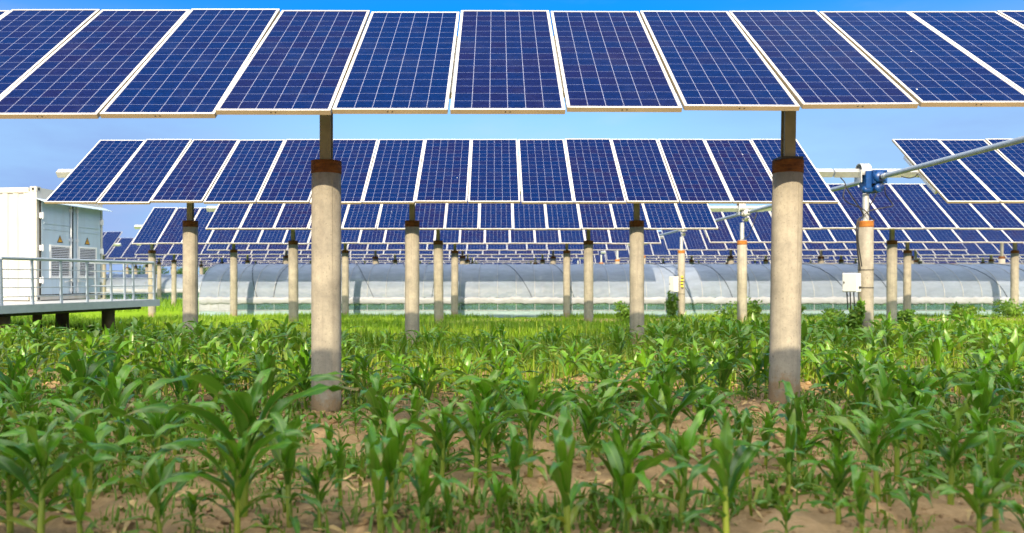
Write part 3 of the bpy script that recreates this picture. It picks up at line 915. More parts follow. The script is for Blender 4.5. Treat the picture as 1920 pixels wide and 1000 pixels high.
# ------------------------------------------------------------------ deck with railing
R0, R6 = Vector((-10.13, 15.5, 0)), Vector((-9.04, 20.0, 0))
dirv = (R6 - R0).normalized(); perp = Vector((-dirv.y, dirv.x, 0))
RN = R0 - dirv * 1.6
deck = empty("raised_deck", (R6.x, R6.y, gz(R6.x, R6.y)), "raised grey steel deck with railing carrying the white container", "platform")
inv = Matrix.Translation(-deck.location)
DZ = 0.845
m = MB()
pts = [RN + dirv * -0.2 - perp * 0.06, R6 + dirv * 0.08 - perp * 0.06, R6 + dirv * .08 + perp * 9.5, RN - dirv * 0.2 + perp * 9.5]
m.add([(p.x, p.y, DZ - .02) for p in pts] + [(p.x, p.y, DZ) for p in pts], [(3, 2, 1, 0), (4, 5, 6, 7), (0, 1, 5, 4), (1, 2, 6, 5), (2, 3, 7, 6), (3, 0, 4, 7)], M=inv)
m.build("deck_plate", M['deck'], deck)
m = MB()
e = perp * -0.03
m.bar(inv @ (pts[0] + e + Vector((0, 0, DZ - .075))), inv @ (pts[1] + e + Vector((0, 0, DZ - .075))), 0.05, 0.17)
m.bar(inv @ (pts[1] + Vector((0, 0, DZ - .075)) + dirv * .03), inv @ (pts[2] + Vector((0, 0, DZ - .075)) + dirv * .03), 0.05, 0.165)
m.build("edge_beam", M['rail'], deck)
m = MB()
for t in (0.7, 2.3, 3.9): 
    a_, b_ = RN + dirv * (t + 1.0) + perp * .2, RN + dirv * (t + 1.0) + perp * 8.5
    m.bar(inv @ (a_ + Vector((0, 0, DZ - .09))), inv @ (b_ + Vector((0, 0, DZ - .09))), 0.10, 0.12)
m.bar(inv @ (RN + perp * .45 + dirv * 1.0 + Vector((0, 0, DZ - .20))), inv @ (R6 + perp * .45 + Vector((0, 0, DZ - .20))), 0.10, 0.10)
m.build("floor_beam", M['dark'], deck)
def rail_run(a_, b_, n, big=False):
    for i in range(n + 1):
        p = a_.lerp(b_, i / n)
        m_ = MB().bar(inv @ (p + Vector((0, 0, DZ - .1))), inv @ (p + Vector((0, 0, DZ + .96)) + perp * 0.03), 0.055, 0.035, up=tuple(perp))
        m_.build("railing_post", M['rail'], deck)
    q = perp * 0.03
    MB().tube([inv @ (a_ + q + Vector((0, 0, DZ + .98))), inv @ (b_ + q + Vector((0, 0, DZ + .98)))], 0.036, 12).build("handrail", M['rail'], deck)
    for j in range(4):
        z_ = DZ + .18 + j * .19
        MB().tube([inv @ (a_ + q * (.2 + j * .2) + Vector((0, 0, z_))), inv @ (b_ + q * (.2 + j * .2) + Vector((0, 0, z_)))], 0.0115, 7).build("railing_bar", M['rail'], deck)
rail_run(R0, R6, 6)
rail_run(RN, R0 - dirv * .12, 1)
rail_run(R6 + perp * 0.9, R6 + perp * 3.6, 3)
MB().tube([inv @ (R6 + Vector((0, 0, DZ + .98))), inv @ (R6 + perp * .9 + Vector((0, 0, DZ + .98)))], 0.034, 10).build("handrail", M['rail'], deck)
for (px, d) in ((203, 19.0), (121, 19.0), (70, 18.0), (4, 15.9), (112, 20.2)):
    x_, y_ = (px - 930) / F * d, d
    z_ = gz(x_, y_)
    r_ = 0.15 if px in (203, 4) else 0.10
    v, f = lathe([(r_, z_ - .4 ), (r_, DZ - .24)], 22)
    MB().add(v, f, 0, True, inv @ Matrix.Translation((x_, y_, 0))).build("deck_pillar", M['pile'], deck)

# ------------------------------------------------------------------ greenhouse tunnels
def tunnel(x0, x1, yn, width, zb, z_sh, z_top, label, rib_step=0.8, ropes=True, loc_group=None):
    root = empty("greenhouse_tunnel", (x0, yn, zb), label, "greenhouse", loc_group)
    hs_, ht = z_sh - zb, z_top - zb
    L = x1 - x0
    def prof(off=0.0, a0=0, a1=180, n=22):
        out = []
        for i in range(n + 1):
            a = rad(180 - (a0 + (a1 - a0) * i / n))
            ca, sa = math.cos(a), math.sin(a)
            out.append((width / 2 + (width / 2 + off) * math.copysign(abs(ca) ** 0.86, ca), hs_ + (ht - hs_ + off) * abs(sa) ** 0.92))
        return out
    segs = max(8, int(L / 0.4))
    pr = prof(0.02)
    v, f = [], []
    rs = np.random.RandomState(3)
    for i in range(segs + 1):
        for j, (py_, pz_) in enumerate(pr):
            sag = 0.012 * math.cos(i * math.pi) + rs.randn() * 0.006
            v.append((L * i / segs, py_, pz_ - sag * (0.3 + 0.7 * (0 < j < len(pr) - 1))))
    n_ = len(pr)
    for i in range(segs):
        for j in range(n_ - 1): f.append((i*n_+j, (i+1)*n_+j, (i+1)*n_+j+1, i*n_+j+1))
    MB().add(v, f, 0, True).build("film_cover", M['film'], root)
    # rolled film along the eave
    v, f = [], []
    k = 9
    s2 = segs * 3
    for i in range(s2 + 1):
        rr = 0.075 + 0.02 * rs.rand()
        oz = 0.012 * rs.randn()
        for j in range(k):
            a = 2 * math.pi * j / k
            v.append((L * i / s2, -0.045 + rr * .55 * math.cos(a) + .008 * rs.randn(), hs_ - .13 + oz + rr * 1.75 * math.sin(a)))
    for i in range(s2):
        for j in range(k): f.append((i*k+j, (i+1)*k+j, (i+1)*k+(j+1)%k, i*k+(j+1)%k))
    MB().add(v, f, 0, True).build("rolled_film", M['filmroll'], root)
    zs0, zs1 = 0.33, hs_ - .27
    for yy_ in (0.0, width):
        sgn = -1 if yy_ == 0 else 1
        nn = MB().add([(1.5, yy_, zs0), (L, yy_, zs0), (L, yy_, hs_), (1.5, yy_, hs_)], [(0, 1, 2, 3)]).build("vent_net", M['net'], root)
        sk = MB()
        sv, sf = [], []
        for i in range(segs + 1):
            w_ = 0.015 * rs.randn()
            sv += [(L * i / segs, yy_ + sgn * (.06 + w_), -0.05), (L * i / segs, yy_ + sgn * .03, zs0 * .55), (L * i / segs, yy_ + sgn * (.012), zs0 + .012 * rs.randn())]
        for i in range(segs):
            for j in range(2): sf.append((i*3+j, (i+1)*3+j, (i+1)*3+j+1, i*3+j+1))
        sk.add(sv, sf, 0, True).build("skirt_film", M['skirt'], root)
        MB().add([(-.02, yy_ + sgn * .016, 0), (1.5, yy_ + sgn * .016, 0), (1.5, yy_ + sgn * .016, hs_ - .02), (-.02, yy_ + sgn * .016, hs_ - .02)], [(0, 1, 2, 3)]).build("corner_film", M['filmroll'], root)
    ev = [(0, py_, pz_) for py_, pz_ in prof(0.02)] + [(0, width, 0), (0, 0, 0)]
    MB().add(ev, [tuple(range(len(ev)))]).build("end_wall", M['film'], root)
    # ribs, posts and long pipes
    rp = [(0, 0, 0)] + [(0, a_, b_) for a_, b_ in prof(0.035, 0, 180, 20)] + [(0, width, 0)]
    rm = MB().tube(rp, 0.015, 6).mesh("rib_pipe", M['rib'])
    nr = int(L / rib_step)
    for i in range(min(nr, 95) + 1):
        o = bpy.data.objects.new("rib_pipe", rm); link(o, root); o.location = (i * rib_step + 0.02, 0, 0)
    pm = MB()
    for zz, yy_ in ((hs_ - .245, -.03), (zs0 + .015, -.03), (hs_ + (ht - hs_) * .62, None), (ht - .05, None)):
        if yy_ is None:
            best = min(prof(-.05), key=lambda q: abs(q[1] - zz) + (0 if q[0] <= width / 2 else 9)); yy_ = best[0]; zz = best[1]
        pm_ = MB().tube([(0, yy_, zz), (L, yy_, zz)], 0.014, 6)
        pm_.build("long_pipe", M['rib'], root)
    if ropes:
        i = 0
        xx = 1.6
        while xx < L - 2 and i < 30:
            pr2 = prof(0.05, 0, 180, 18)
            dx = (0.9, -0.3, 1.3)[i % 3]
            pts_ = [(xx + dx * (1 - j / 9) if j <= 9 else xx + dx * (j - 9) / 9, a_, b_) for j, (a_, b_) in enumerate(pr2)]
            MB().tube(pts_, 0.011, 5).build("press_rope", M['rope'], root)
            xx += (1.9, 2.7, 2.2)[i % 3]; i += 1
    return root
tunnel(-12.75, 30.0, 32.5, 5.7, -0.30, 0.60, 2.06, "long plastic film greenhouse across the middle behind the pillars", 0.8)
tunnel(-46.0, -20.5, 55.0, 5.7, -0.30, 0.65, 1.72, "second film greenhouse far off, behind the deck railing", 1.2, False)
# crop growing inside, seen through the vent netting
rs = np.random.RandomState(8)
def leaf_cloud(name, centers, size, mat, n, spread, label, cat, kind="stuff", aspect=0.45, seed=1, parent=None):
    """Many small folded leaves spread round the given centres, as one mesh."""
    r = np.random.RandomState(seed)
    c = np.repeat(np.array(centers, float), n, 0)
    N = len(c)
    d = r.randn(N, 3); d /= np.linalg.norm(d, axis=1)[:, None]
    c = c + d * (r.rand(N, 1) ** 0.45) * np.array(spread)
    t = r.randn(N, 3); t[:, 2] += 0.25; t /= np.linalg.norm(t, axis=1)[:, None]
    s = np.cross(t, r.randn(N, 3)); s /= np.linalg.norm(s, axis=1)[:, None]
    L_ = size * (0.6 + 0.8 * r.rand(N, 1)); W_ = L_ * aspect
    v = np.stack([c - t * L_ / 2, c + s * W_ / 2, c + t * L_ / 2, c - s * W_ / 2], 1).reshape(-1, 3)
    f = np.arange(N * 4).reshape(N, 4)
    return raw_mesh(name, v, f, mat, r, label, cat, kind, per=4, parent=parent)
def raw_mesh(name, v, f, mat, r, label=None, cat=None, kind=None, per=4, parent=None, tint=None, uv=None):
    me = bpy.data.meshes.new(name)
    nv, nf = len(v), len(f)
    w = f.shape[1]
    me.vertices.add(nv); me.vertices.foreach_set("co", np.ascontiguousarray(v, dtype=np.float32).ravel())
    me.loops.add(nf * w); me.loops.foreach_set("vertex_index", np.ascontiguousarray(f, dtype=np.int32).ravel())
    me.polygons.add(nf); me.polygons.foreach_set("loop_start", np.arange(0, nf * w, w, dtype=np.int32))
    me.materials.append(mat)
    me.update(calc_edges=True)
    if tint is None:
        tint = np.repeat(r.rand(nv // per), per)
        tint = np.stack([tint, np.repeat((r.rand(nv // per) > .93) * r.rand(nv // per), per)], 1)
    ca = me.color_attributes.new("tint", 'FLOAT_COLOR', 'POINT')
    colr = np.ones((nv, 4), np.float32); colr[:, :2] = tint; colr[:, 2] = 0
    ca.data.foreach_set("color", colr.ravel())
    ul = me.uv_layers.new(name="UVMap")
    if uv is not None: ul.data.foreach_set("uv", uv[f.ravel()].astype(np.float32).ravel())
    o = bpy.data.objects.new(name, me)
    link(o, parent)
    return tag(o, label, cat, None, kind) if label else o
leaf_cloud("greenhouse_crop", [(x + rs.uniform(-.3, .3), y, -.05 + rs.uniform(-.1, .25)) for x in np.arange(-10.5, 29.5, 0.55) for y in (33.3, 34.6)], 0.22, M['weed'], 26, (.3, .35, .38),
           "green crop growing inside the greenhouse, showing through its vent strip", "crop", seed=4)

# ------------------------------------------------------------------ far things
shed = empty("long_shed", (32.0, 73.5, -.3), "long low brown shed far behind the greenhouse on the right", "shed")
MB().box(0, 34, 0, 6, 0, 3.0).build("shed_wall", M['shed'], shed)
s_ = MB(); s_.add([(-.3, -.4, 3.005), (34.3, -.4, 3.005), (34.3, 6.4, 3.3), (-.3, 6.4, 3.3), (-.3, -.4, 3.10), (34.3, -.4, 3.10), (34.3, 6.4, 3.4), (-.3, 6.4, 3.4)], [(3, 2, 1, 0), (4, 5, 6, 7), (0, 1, 5, 4), (1, 2, 6, 5), (2, 3, 7, 6), (3, 0, 4, 7)])
s_.build("shed_roof", M['shedroof'], shed)
for i in range(7):
    MB().box(2 + i * 4.8, 4.2 + i * 4.8, -.06, -.003, .4, 2.4).build("shed_door", M['dark'] if i % 2 else M['galv'], shed)
tc_ = [(x + rs.uniform(-2, 2), 190 + rs.uniform(0, 30), rs.uniform(0.2, 3.2) + 1.3 * math.sin(x * .13)) for x in np.arange(-150, 150, 1.3)]
leaf_cloud("distant_trees", tc_, 1.0, M['tree'], 70, (2.2, 2.0, 1.9), "dark green line of distant trees on the horizon behind the panels", "trees", seed=6, aspect=.6)

# ------------------------------------------------------------------ corn
def leaf_geo(r, base, az, L, W, th0, th1, curl, nseg=12, across=4, roll=0.0, wave=0.0):
    """A maize leaf: narrow at the sheath, widest at a third, drooping towards a long tip; folded along the midrib."""
    pts, tan = [], []
    p = np.array(base, float)
    dirh = np.array([math.cos(az), math.sin(az), 0.0])
    side0 = np.array([-math.sin(az), math.cos(az), 0.0])
    ds = L / nseg
    V, UV = [], []
    bend = r.uniform(-0.25, 0.25)
    phs = r.rand() * 6.28
    for i in range(nseg + 1):
        t = i / nseg
        th = th0 + (th1 - th0) * t ** curl
        dh = dirh * math.cos(bend * t) + side0 * math.sin(bend * t)
        tg = dh * math.sin(th) + np.array([0, 0, math.cos(th)])
        side = np.cross(tg, dh * math.cos(th) - np.array([0, 0, math.sin(th)])); side /= (np.linalg.norm(side) + 1e-9)
        up = np.cross(side, tg)
        if up[2] < 0 and th < 1.5: up = -up
        ro = roll * t
        s2 = side * math.cos(ro) + up * math.sin(ro); u2 = up * math.cos(ro) - side * math.sin(ro)
        w = W * (0.42 + 0.58 * min(1, t / 0.3) ** 0.8) * (1 - max(0, (t - 0.34) / 0.66) ** 1.9) + 0.0006
        fold = 0.75 * (1 - t) ** 1.2 + 0.16
        for j in range(across + 1):
            q = j / across * 2 - 1
            off = s2 * (q * w / 2 * math.cos(fold * 0.8)) + u2 * (abs(q) * w / 2 * math.sin(fold * 0.8))
            off = off + u2 * (wave * W * abs(q) ** 2 * math.sin(t * 17 + phs + (1.6 if q > 0 else 0)))
            V.append(p + off); UV.append((j / across, t))
        p = p + tg * ds
    n = across + 1
    Fc = [(i*n+j, i*n+j+1, (i+1)*n+j+1, (i+1)*n+j) for i in range(nseg) for j in range(across)]
    return V, Fc, UV

def corn_geo(seed, height, nleaf=9, nseg=12, across=4, spread=1.0, pale=0.0):
    """Returns (stalk arrays, foliage arrays) of one young maize plant about `height` tall."""
    r = np.random.RandomState(seed)
    hs_ = height * r.uniform(0.46, 0.58)
    lean = r.uniform(-.05, .05, 2)
    az0 = r.rand() * 6.28
    st = MB()
    rr = 0.013 * height / 0.7 + 0.004
    pts, rads = [], []
    for i in range(7):
        t = i / 6
        pts.append((lean[0] * t * hs_ * 2, lean[1] * t * hs_ * 2, hs_ * t - (0.03 if i == 0 else 0)))
        rads.append(rr * (1.15 - 0.45 * t))
    st.tube(pts, rads, 8)
    V, Fc, UV, T = [], [], [], []
    for i in range(nleaf):
        t = i / (nleaf - 1)
        zb = hs_ * (0.05 + 0.92 * t ** 0.9)
        az = az0 + math.pi * (i % 2) + r.uniform(-.45, .45) + i * 0.10
        if t > 0.72:                                    # upright whorl
            L = height * r.uniform(0.40, 0.56); W = 0.090 * r.uniform(.75, 1.15) * height / .75
            th0 = rad(r.uniform(4, 16)); th1 = rad(r.choice([30, 70, 115, 140]) * r.uniform(.8, 1.15)); curl = r.uniform(1.6, 2.6)
        elif t > 0.28:
            L = height * r.uniform(0.68, 0.98) ; W = 0.088 * r.uniform(.8, 1.15) * height / .75
            th0 = rad(r.uniform(14, 40)); th1 = rad(r.uniform(120, 178)); curl = r.uniform(1.5, 2.5)
        else:
            L = height * r.uniform(0.40, 0.62); W = 0.052 * r.uniform(.8, 1.1) * height / .75
            th0 = rad(r.uniform(30, 55)); th1 = rad(r.uniform(110, 160)); curl = 1.1
        L *= spread
        b = (lean[0] * zb * 2, lean[1] * zb * 2, zb)
        v, f, uv = leaf_geo(r, b, az, L, W, th0, th1, curl, nseg, across, r.uniform(-1.1, 1.1), r.uniform(.08, .24))
        o = len(V)
        V += v; UV += uv; Fc += [tuple(o + q for q in ff) for ff in f]
        yel = (r.uniform(.25, .95) if (t < 0.2 and r.rand() < .7) else r.uniform(.1, .4) if r.rand() < .2 else 0)
        T += [(min(1.2, 0.25 + 0.5 * r.rand() + 0.25 * (t > .7) + pale), min(1, yel + pale * r.rand() * .55))] * len(v)
    sv = np.array(st.v); sf = [q for q in st.f if len(q) == 4]
    tz = np.clip(sv[:, 2] / hs_, 0, 1)
    stt = np.stack([0.95 - 0.75 * tz, 0.35 * (1 - tz)], 1)
    return (sv, np.array(sf), np.zeros((len(sv), 2)), stt), (np.array(V), np.array(Fc), np.array(UV), np.array(T))

def corn_meshes(seed, height, **kw):
    s, fo = corn_geo(seed, height, **kw)
    out = []
    for nm, (v, f, uv, t), mt in (("stalk", s, M['stalk']), ("foliage", fo, M['corn'])):
        o = raw_mesh(nm, v, f, mt, None, tint=t, uv=uv)
        o.data.polygons.foreach_set("use_smooth", np.ones(len(f), dtype=bool))
        out.append(o.data); bpy.data.objects.remove(o)
    return out
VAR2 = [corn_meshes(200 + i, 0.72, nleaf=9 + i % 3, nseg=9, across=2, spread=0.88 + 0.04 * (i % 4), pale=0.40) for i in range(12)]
VAR = [corn_meshes(100 + i, 0.72, nleaf=9 + i % 4, spread=0.85 + 0.05 * (i % 5)) for i in range(22)]

def corn_at(x, y, h, var, rz, label, group):
    z = gz(x, y)
    root = empty("corn_plant", (x, y, z), label, "corn plant", group, rz)
    s = h / 0.72
    root.scale = (s * rnd.uniform(.92, 1.08), s * rnd.uniform(.92, 1.08), s)
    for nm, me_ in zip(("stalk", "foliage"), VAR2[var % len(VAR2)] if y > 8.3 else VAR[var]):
        o = bpy.data.objects.new(nm, me_); link(o, root)
    return root

# plants one can pick out in the photograph: pixel x, pixel y of the base, pixel y of the top
HERO = [
    (76, 1010, 735, "leafy corn plant in the bottom left corner, stem base turning yellow"),
    (296, 905, 690, "tall dark corn plant with a thick leaf funnel, left of the big left pillar"),
    (302, 1015, 828, "corn plant with long side leaves right in front of the thick dark funnel plant"),
    (456, 968, 668, "tall slim corn plant with one leaf spike, midway between left edge and big left pillar"),
    (544, 988, 728, "corn plant with upright leaves just left of the big left pillar's foot"),
    (163, 965, 715, "wide drooping corn plant between the corner plant and the thick funnel plant"),
    (362, 1012, 905, "small low corn seedling right of the plant with long side leaves"),
    (716, 1008, 742, "corn plant with a long leaf arching up left, right of the big left pillar"),
    (792, 1000, 805, "bushy corn plant right of the plant with the arching leaf"),
    (838, 1000, 880, "short thin corn plant between two bushy plants near the bottom edge"),
    (892, 905, 712, "corn plant with a narrow upright spike near the middle of the field"),
    (940, 995, 862, "short upright corn plant left of the biggest central plant"),
    (994, 895, 668, "tall yellow-hearted corn plant on the bare soil patch in the middle"),
    (1064, 1025, 748, "biggest corn plant at the bottom middle, yellow stem base"),
    (1174, 1000, 762, "corn plant with a long horizontal leaf, right of the biggest central plant"),
    (1276, 985, 745, "slim corn plant with an erect top leaf, left of the big right pillar"),
    (1362, 1015, 745, "upright corn plant below the big right pillar, stiff vertical leaves"),
    (1474, 1010, 905, "low corn plant with a long leaf reaching left, below the big right pillar"),
    (1618, 1020, 830, "corn plant with a broad dark oval leaf, right of the big right pillar's foot"),
    (1836, 1020, 838, "thick corn plant in the bottom right corner, wide bluish leaves"),
    (1846, 850, 640, "tallest corn plant near the right edge, dark upright funnel"),
    (1682, 905, 712, "mid-height corn plant between the big right pillar and the right edge"),
    (1715, 995, 880, "small corn plant left of the thick bottom right plant"),
    (1930, 1060, 900, "corn plant half out of frame at the bottom right, pale broad leaf"),
    (600, 1000, 850, "small corn plant directly below the big left pillar"),
    (1500, 880, 705, "corn plant touching the big right pillar's foot"),
    (1320, 860, 705, "dark corn plant just left of the big right pillar's foot"),
    (700, 800, 650, "pale green corn plant close behind the big left pillar's foot"),
    (910, 850, 655, "tall corn plant with a wide arching crown in the middle of the field"),
    (20, 1000, 760, "corn plant cut by the left edge at the bottom"),
]
taken = []
for i, (px, pb, pt, lab) in enumerate(HERO):
    d = 1.38 * F / (pb - 523)
    x = (px - 930) / F * d
    d = (EYE - gz(x, d)) * F / (pb - 523); x = (px - 930) / F * d
    h = (pb - pt) / F * d
    corn_at(x, d, max(h, 0.22) * 0.98, (i * 5 + 3) % len(VAR), rnd.random() * 6.28, lab, "corn plants that stand out in front")
    taken.append((x, d))
def density(x, y):
    if y < 7.5: return 1.0
    if y < 9: return 1.0
    if y < 11.5: return 1.0
    u = x / y
    if u > 0.16: return 1.0 if y < 16.0 else 0.0
    if u < -0.25: return 0.9 if y < 14.2 else 0.0
    return 0.6 if y < 14.6 else 0.0
rows, spots = [], []
y = 4.15
while y < 22:
    step = 0.40
    x = -0.72 * y - .3
    while x < 0.74 * y + .4:
        xx, yy_ = x + rnd.gauss(0, .07), y + rnd.gauss(0, .07)
        x += rnd.uniform(.27, .50)
        if rnd.random() > density(xx, yy_) or (rnd.random() < .12): continue
        if any((xx - a) ** 2 + (yy_ - b) ** 2 < .16 ** 2 for a, b in taken): continue
        if any((xx - a) ** 2 + (yy_ - b) ** 2 < .26 ** 2 for a, b in ((-1.685, 7.51), (2.86, 7.51), (-6.2, 15.34), (-1.7, 15.34), (2.86, 15.34), (7.5, 15.34))): continue
        if xx < -9.0 and yy_ > 15.2: continue
        spots.append((yy_, xx))
    y += rnd.uniform(.40, .54)
spots.sort()
NIND = 268
far_corn = []
for i, (yy_, xx) in enumerate(spots):
    h = rnd.uniform(.40, .76) if yy_ < 7.4 else rnd.uniform(.40, .62) if abs(xx / yy_) < .2 else rnd.uniform(.48, .76)
    if rnd.random() < .16: h *= .55
    u_ = xx / yy_
    if yy_ < 7.3 and (-.30 < u_ < -.16 or .31 < u_ < .45): h = min(h, max(.16, 1.36 - 235 * yy_ / F))
    var, rz = rnd.randrange(len(VAR)), rnd.random() * 6.28
    if i < NIND:
        if yy_ < 6.2: lab, gr = "ordinary young corn plant in the shaded soil close to the camera", "corn plants in the near shaded soil"
        elif yy_ < 8.6: lab, gr = "ordinary young corn plant level with the feet of the two big pillars", "corn plants level with the big pillars"
        else: lab, gr = "ordinary young corn plant in the dense strip just behind the two big pillars", "corn plants behind the big pillars"
        corn_at(xx, yy_, h, var, rz, lab, gr)
    else:
        far_corn.append((xx, yy_, h, var, rz))
print("corn spots", len(spots), "far", len(far_corn))
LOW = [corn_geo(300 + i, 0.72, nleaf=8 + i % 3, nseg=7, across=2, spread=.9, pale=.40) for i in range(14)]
for part, nm, mt, lab in ((1, "corn_crowd", 'corn', "dense mass of young corn farther back, leading to the grass strip"), ):
    Vs, Fs, Us, Ts = [], [], [], []
    off = 0
    for (xx, yy_, h, var, rz) in far_corn:
        for pr_ in (0, 1):
            v, f, uv, t = LOW[var % len(LOW)][pr_]
            s = h / .72; c_, s_2 = math.cos(rz), math.sin(rz)
            vv = np.stack([(v[:, 0] * c_ - v[:, 1] * s_2) * s + xx, (v[:, 0] * s_2 + v[:, 1] * c_) * s + yy_, v[:, 2] * s + gz(xx, yy_)], 1)
            tt = t.copy(); tt[:, 0] = np.clip(tt[:, 0] + rs.uniform(-.25, .4), 0, 1)
            Vs.append(vv); Fs.append(f + off); Us.append(uv); Ts.append(tt); off += len(v)
    o = raw_mesh(nm, np.concatenate(Vs), np.concatenate(Fs), M[mt], None, lab, "corn field", "stuff", tint=np.concatenate(Ts), uv=np.concatenate(Us))
    o.data.polygons.foreach_set("use_smooth", np.ones(len(o.data.polygons), dtype=bool))

# ------------------------------------------------------------------ grass and weeds
_pp = _nr.rand(8, 3)
def patch(x, y, f=.9):
    return sum(math.sin(f * (1.35 ** i) * (x * math.cos(_pp[i, 0] * 6.28) + y * math.sin(_pp[i, 0] * 6.28)) + _pp[i, 1] * 6.28) for i in range(6)) / 2.6
def grass(name, xy, hmin, hmax, w, mat, label, cat, blades, spread, seed, lean=.5, yellow=.05):
    r = np.random.RandomState(seed)
    b = np.repeat(np.array(xy), blades, 0)
    N = len(b)
    b = b + r.randn(N, 2) * spread
    z = g_arr(b[:, 0], b[:, 1]) - .01
    h = r.uniform(hmin, hmax, N) * (0.55 + 0.9 * np.repeat(r.rand(len(xy)), blades))
    az = r.rand(N) * 6.283; ln = r.rand(N) * lean
    dx, dy = np.cos(az), np.sin(az)
    ww = w * r.uniform(.6, 1.4, N)
    base = np.stack([b[:, 0], b[:, 1], z], 1)
    sd = np.stack([-dy, dx, 0 * dx], 1) * ww[:, None] / 2
    mid = base + np.stack([dx * ln * h * .4, dy * ln * h * .4, h * .62], 1)
    tip = base + np.stack([dx * ln * h * 1.1, dy * ln * h * 1.1, h * (1 - ln * .35)], 1)
    v = np.stack([base - sd, base + sd, mid + sd * .8, mid - sd * .8, tip + sd * .12, tip - sd * .12], 1).reshape(-1, 3)
    i0 = np.arange(N)[:, None] * 6
    f = np.concatenate([i0 + np.array([[0, 1, 2, 3]]), i0 + np.array([[3, 2, 4, 5]])], 1).reshape(-1, 4)
    pt = np.array([0.5 + 0.42 * patch(a_ * .7 + 5, b_ * .7, .8) for a_, b_ in xy])
    t = np.repeat(np.clip(np.repeat(.35 * r.rand(len(xy)) + .65 * pt, blades) * .75 + r.rand(N) * .25, 0, 1), 6)
    yl = np.repeat((r.rand(N) < yellow) * r.uniform(.3, 1, N), 6)
    return raw_mesh(name, v, f, mat, r, label, cat, "stuff", per=6, tint=np.stack([t, yl], 1))
r5 = np.random.RandomState(21)
def scatter(n, y0, y1, ok=lambda x, y: True, u0=-.74, u1=.76):
    out = []
    while len(out) < n:
        y_ = math.sqrt(r5.uniform(y0 * y0, y1 * y1)); x_ = r5.uniform(u0, u1) * y_
        if ok(x_, y_): out.append((x_, y_))
    return out
def ok_strip(x, y):
    if 25.2 < y < 29.4 and x > -2.5: return r5.rand() < .07
    return patch(x, y, .5) > -0.35 + 0.3 * r5.rand()
grass("grass", scatter(9000, 14.0, 32.2, ok_strip), .07, .22, .022, M['grass'], "bright lime grass on the strip before the greenhouse", "grass", 7, .10, 31)
grass("far_grass", scatter(3500, 38.5, 90, lambda x, y: x < -10, -.74, -.2), .2, .5, .07, M['grass'], "tall bright grass beyond the railing and left of the greenhouse", "grass", 5, .5, 32)
grass("weed_undergrowth", scatter(3000, 8.6, 20.0, lambda x, y: patch(x, y) > .12 - .25 * (y < 12.5)), .10, .40, .02, M['grass'], "yellow-green weeds between the corn in the sunlit strip", "weeds", 9, .10, 33, .7, .30)
grass("small_weeds", scatter(900, 4.1, 8.8, lambda x, y: patch(x, y, 1.6) > .1), .03, .10, .012, M['weed'], "small green weeds sprouting on the bare soil", "weeds", 7, .045, 34, 1.0, .12)
grass("creeping_weeds", scatter(900, 4.1, 9.5, lambda x, y: patch(x + 9, y, 1.1) > .2), .05, .16, .026, M['weed'], "broad-leaved low weeds in patches between the front corn plants", "weeds", 11, .07, 35, 1.3, .2)
def lumps(name, xy, rmin, rmax, mat, label, cat, seed):
    r = np.random.RandomState(seed)
    bm = bmesh.new(); bmesh.ops.create_icosphere(bm, subdivisions=1, radius=1.0)
    bv = np.array([v.co[:] for v in bm.verts]); bf = np.array([[v.index for v in f.verts] for f in bm.faces]); bm.free()
    N = len(xy); p = np.array(xy); n = len(bv)
    rr = rmin + (rmax - rmin) * r.rand(N) ** 2.5
    v = bv[None] * (0.65 + 0.6 * r.rand(N, n, 1)) * (rr[:, None, None] * np.stack([1 + .5 * r.rand(N), 1 + .5 * r.rand(N), .55 + .4 * r.rand(N)], 1)[:, None, :])
    v += np.stack([p[:, 0], p[:, 1], g_arr(p[:, 0], p[:, 1]) + rr * .15], 1)[:, None, :]
    f = (bf[None] + (np.arange(N) * n)[:, None, None]).reshape(-1, 3)
    return raw_mesh(name, v.reshape(-1, 3), f, mat, r, label, cat, "stuff", per=n)
lumps("soil_clods", scatter(5200, 4.0, 10.5), .006, .042, M['soil'], "dry crumbly clods of soil lying between the corn", "soil clods", 36)
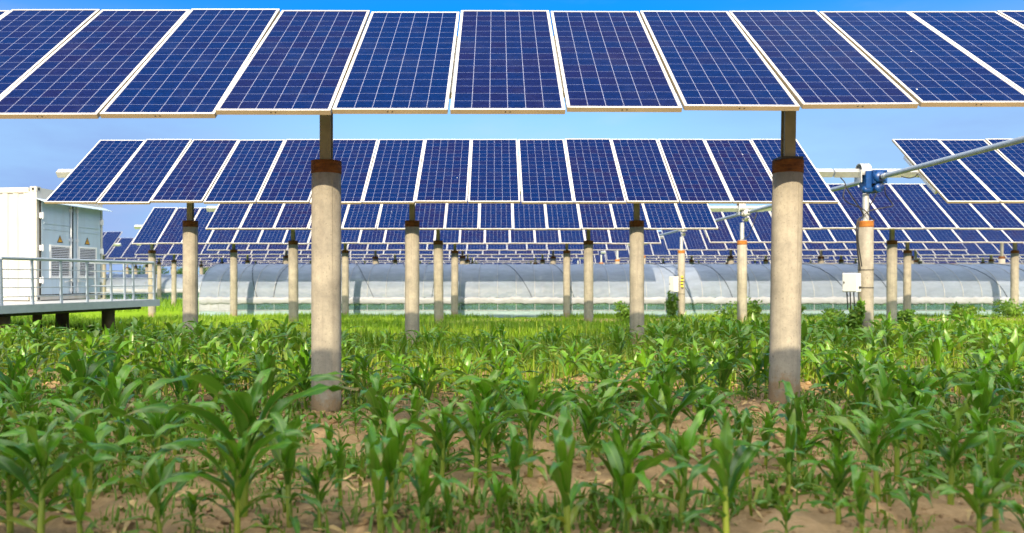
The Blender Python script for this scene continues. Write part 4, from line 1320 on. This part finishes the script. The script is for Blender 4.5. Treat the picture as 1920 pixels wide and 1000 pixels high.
def litter(xy, seed):
    r = np.random.RandomState(seed)
    V, Fc = [], []
    for (x, y) in xy:
        a = r.rand() * 6.28; L = r.uniform(.06, .22); w = r.uniform(.008, .02); z = gz(x, y) + .012
        d = np.array([math.cos(a), math.sin(a), 0]); sd = np.array([-d[1], d[0], 0]); o = len(V); b = r.uniform(-.4, .4)
        for i in range(5):
            t = i / 4
            c = np.array([x, y, z]) + d * L * t + sd * b * L * t * t + np.array([0, 0, .03 * math.sin(t * 3.1) * r.rand()])
            ww = w * math.sin(.3 + t * 2.7)
            V += [c - sd * ww, c + sd * ww + np.array([0, 0, r.uniform(0, .012)])]
        for i in range(4): Fc.append((o + 2*i, o + 2*i + 1, o + 2*i + 3, o + 2*i + 2))
    return raw_mesh("dry_leaf_litter", np.array(V), np.array(Fc), M['straw'], r, "withered straw-coloured leaf scraps lying on the soil", "leaf litter", "stuff", per=10)
litter(scatter(700, 4.1, 10.0), 37)
def weed_bush(px, py, d, w, h, label, seed):
    x_ = (px - 930) / F * d
    z_ = gz(x_, d)
    root = empty("weed_bush", (x_, d, z_), label, "weed bush", "weed bushes at the greenhouse foot")
    rr = np.random.RandomState(seed)
    st = MB()
    cs = []
    for i in range(9):
        a_, q = rr.rand() * 6.28, rr.rand() ** .6
        tip = (math.cos(a_) * q * w, math.sin(a_) * q * w, h * rr.uniform(.45, 1))
        st.tube([(0, 0, -.02), (tip[0] * .4, tip[1] * .4, tip[2] * .6), tip], [.012, .009, .004], 5)
        for t in (.45, .7, 1): cs.append((tip[0] * t, tip[1] * t, tip[2] * t))
    raw = np.array(st.v); sf = np.array([q for q in st.f if len(q) == 4])
    raw_mesh("stem", raw, sf, M['stalk'], rr, tint=np.zeros((len(raw), 2)) + .3, uv=np.zeros((len(raw), 2)), parent=root)
    leaf_cloud("foliage", cs, .13, M['weed'], 26, (w * .38, w * .38, h * .22), None, None, None, .5, seed, root)
for i, (px, d, w, h, lab) in enumerate([
    (1178, 25.5, .45, .75, "weed bush at the foot of the second-row pillar near the big right pillar"), (1385, 27.5, .75, .75, "round weed bush hiding the foot of the sunlit pillar"),
    (1258, 29.2, .22, .95, "climbing weed under the white box on the striped pillar"), (1602, 15.0, .17, .80, "climbing weed hanging under the grey electrical box"),
    (1418, 28.5, .5, .5, "low weed bush left of the big right pillar, before the greenhouse"), (1560, 27.0, .6, .55, "weed bush left of the blue gearbox pillar's foot"),
    (1800, 27.0, .8, .6, "weed bush near the right edge before the greenhouse"),
    (1905, 28.6, .8, .7, "weed bush at the right edge by the last pillar"), (1480, 29.5, .5, .5, "weed bush right behind the big right pillar"), (1700, 24.5, .5, .5, "weed bush at the feet of the two pillars right of the gearbox")]):
    weed_bush(px, 0, d, w, h, lab, 60 + i)
print("objects", len(bpy.data.objects))
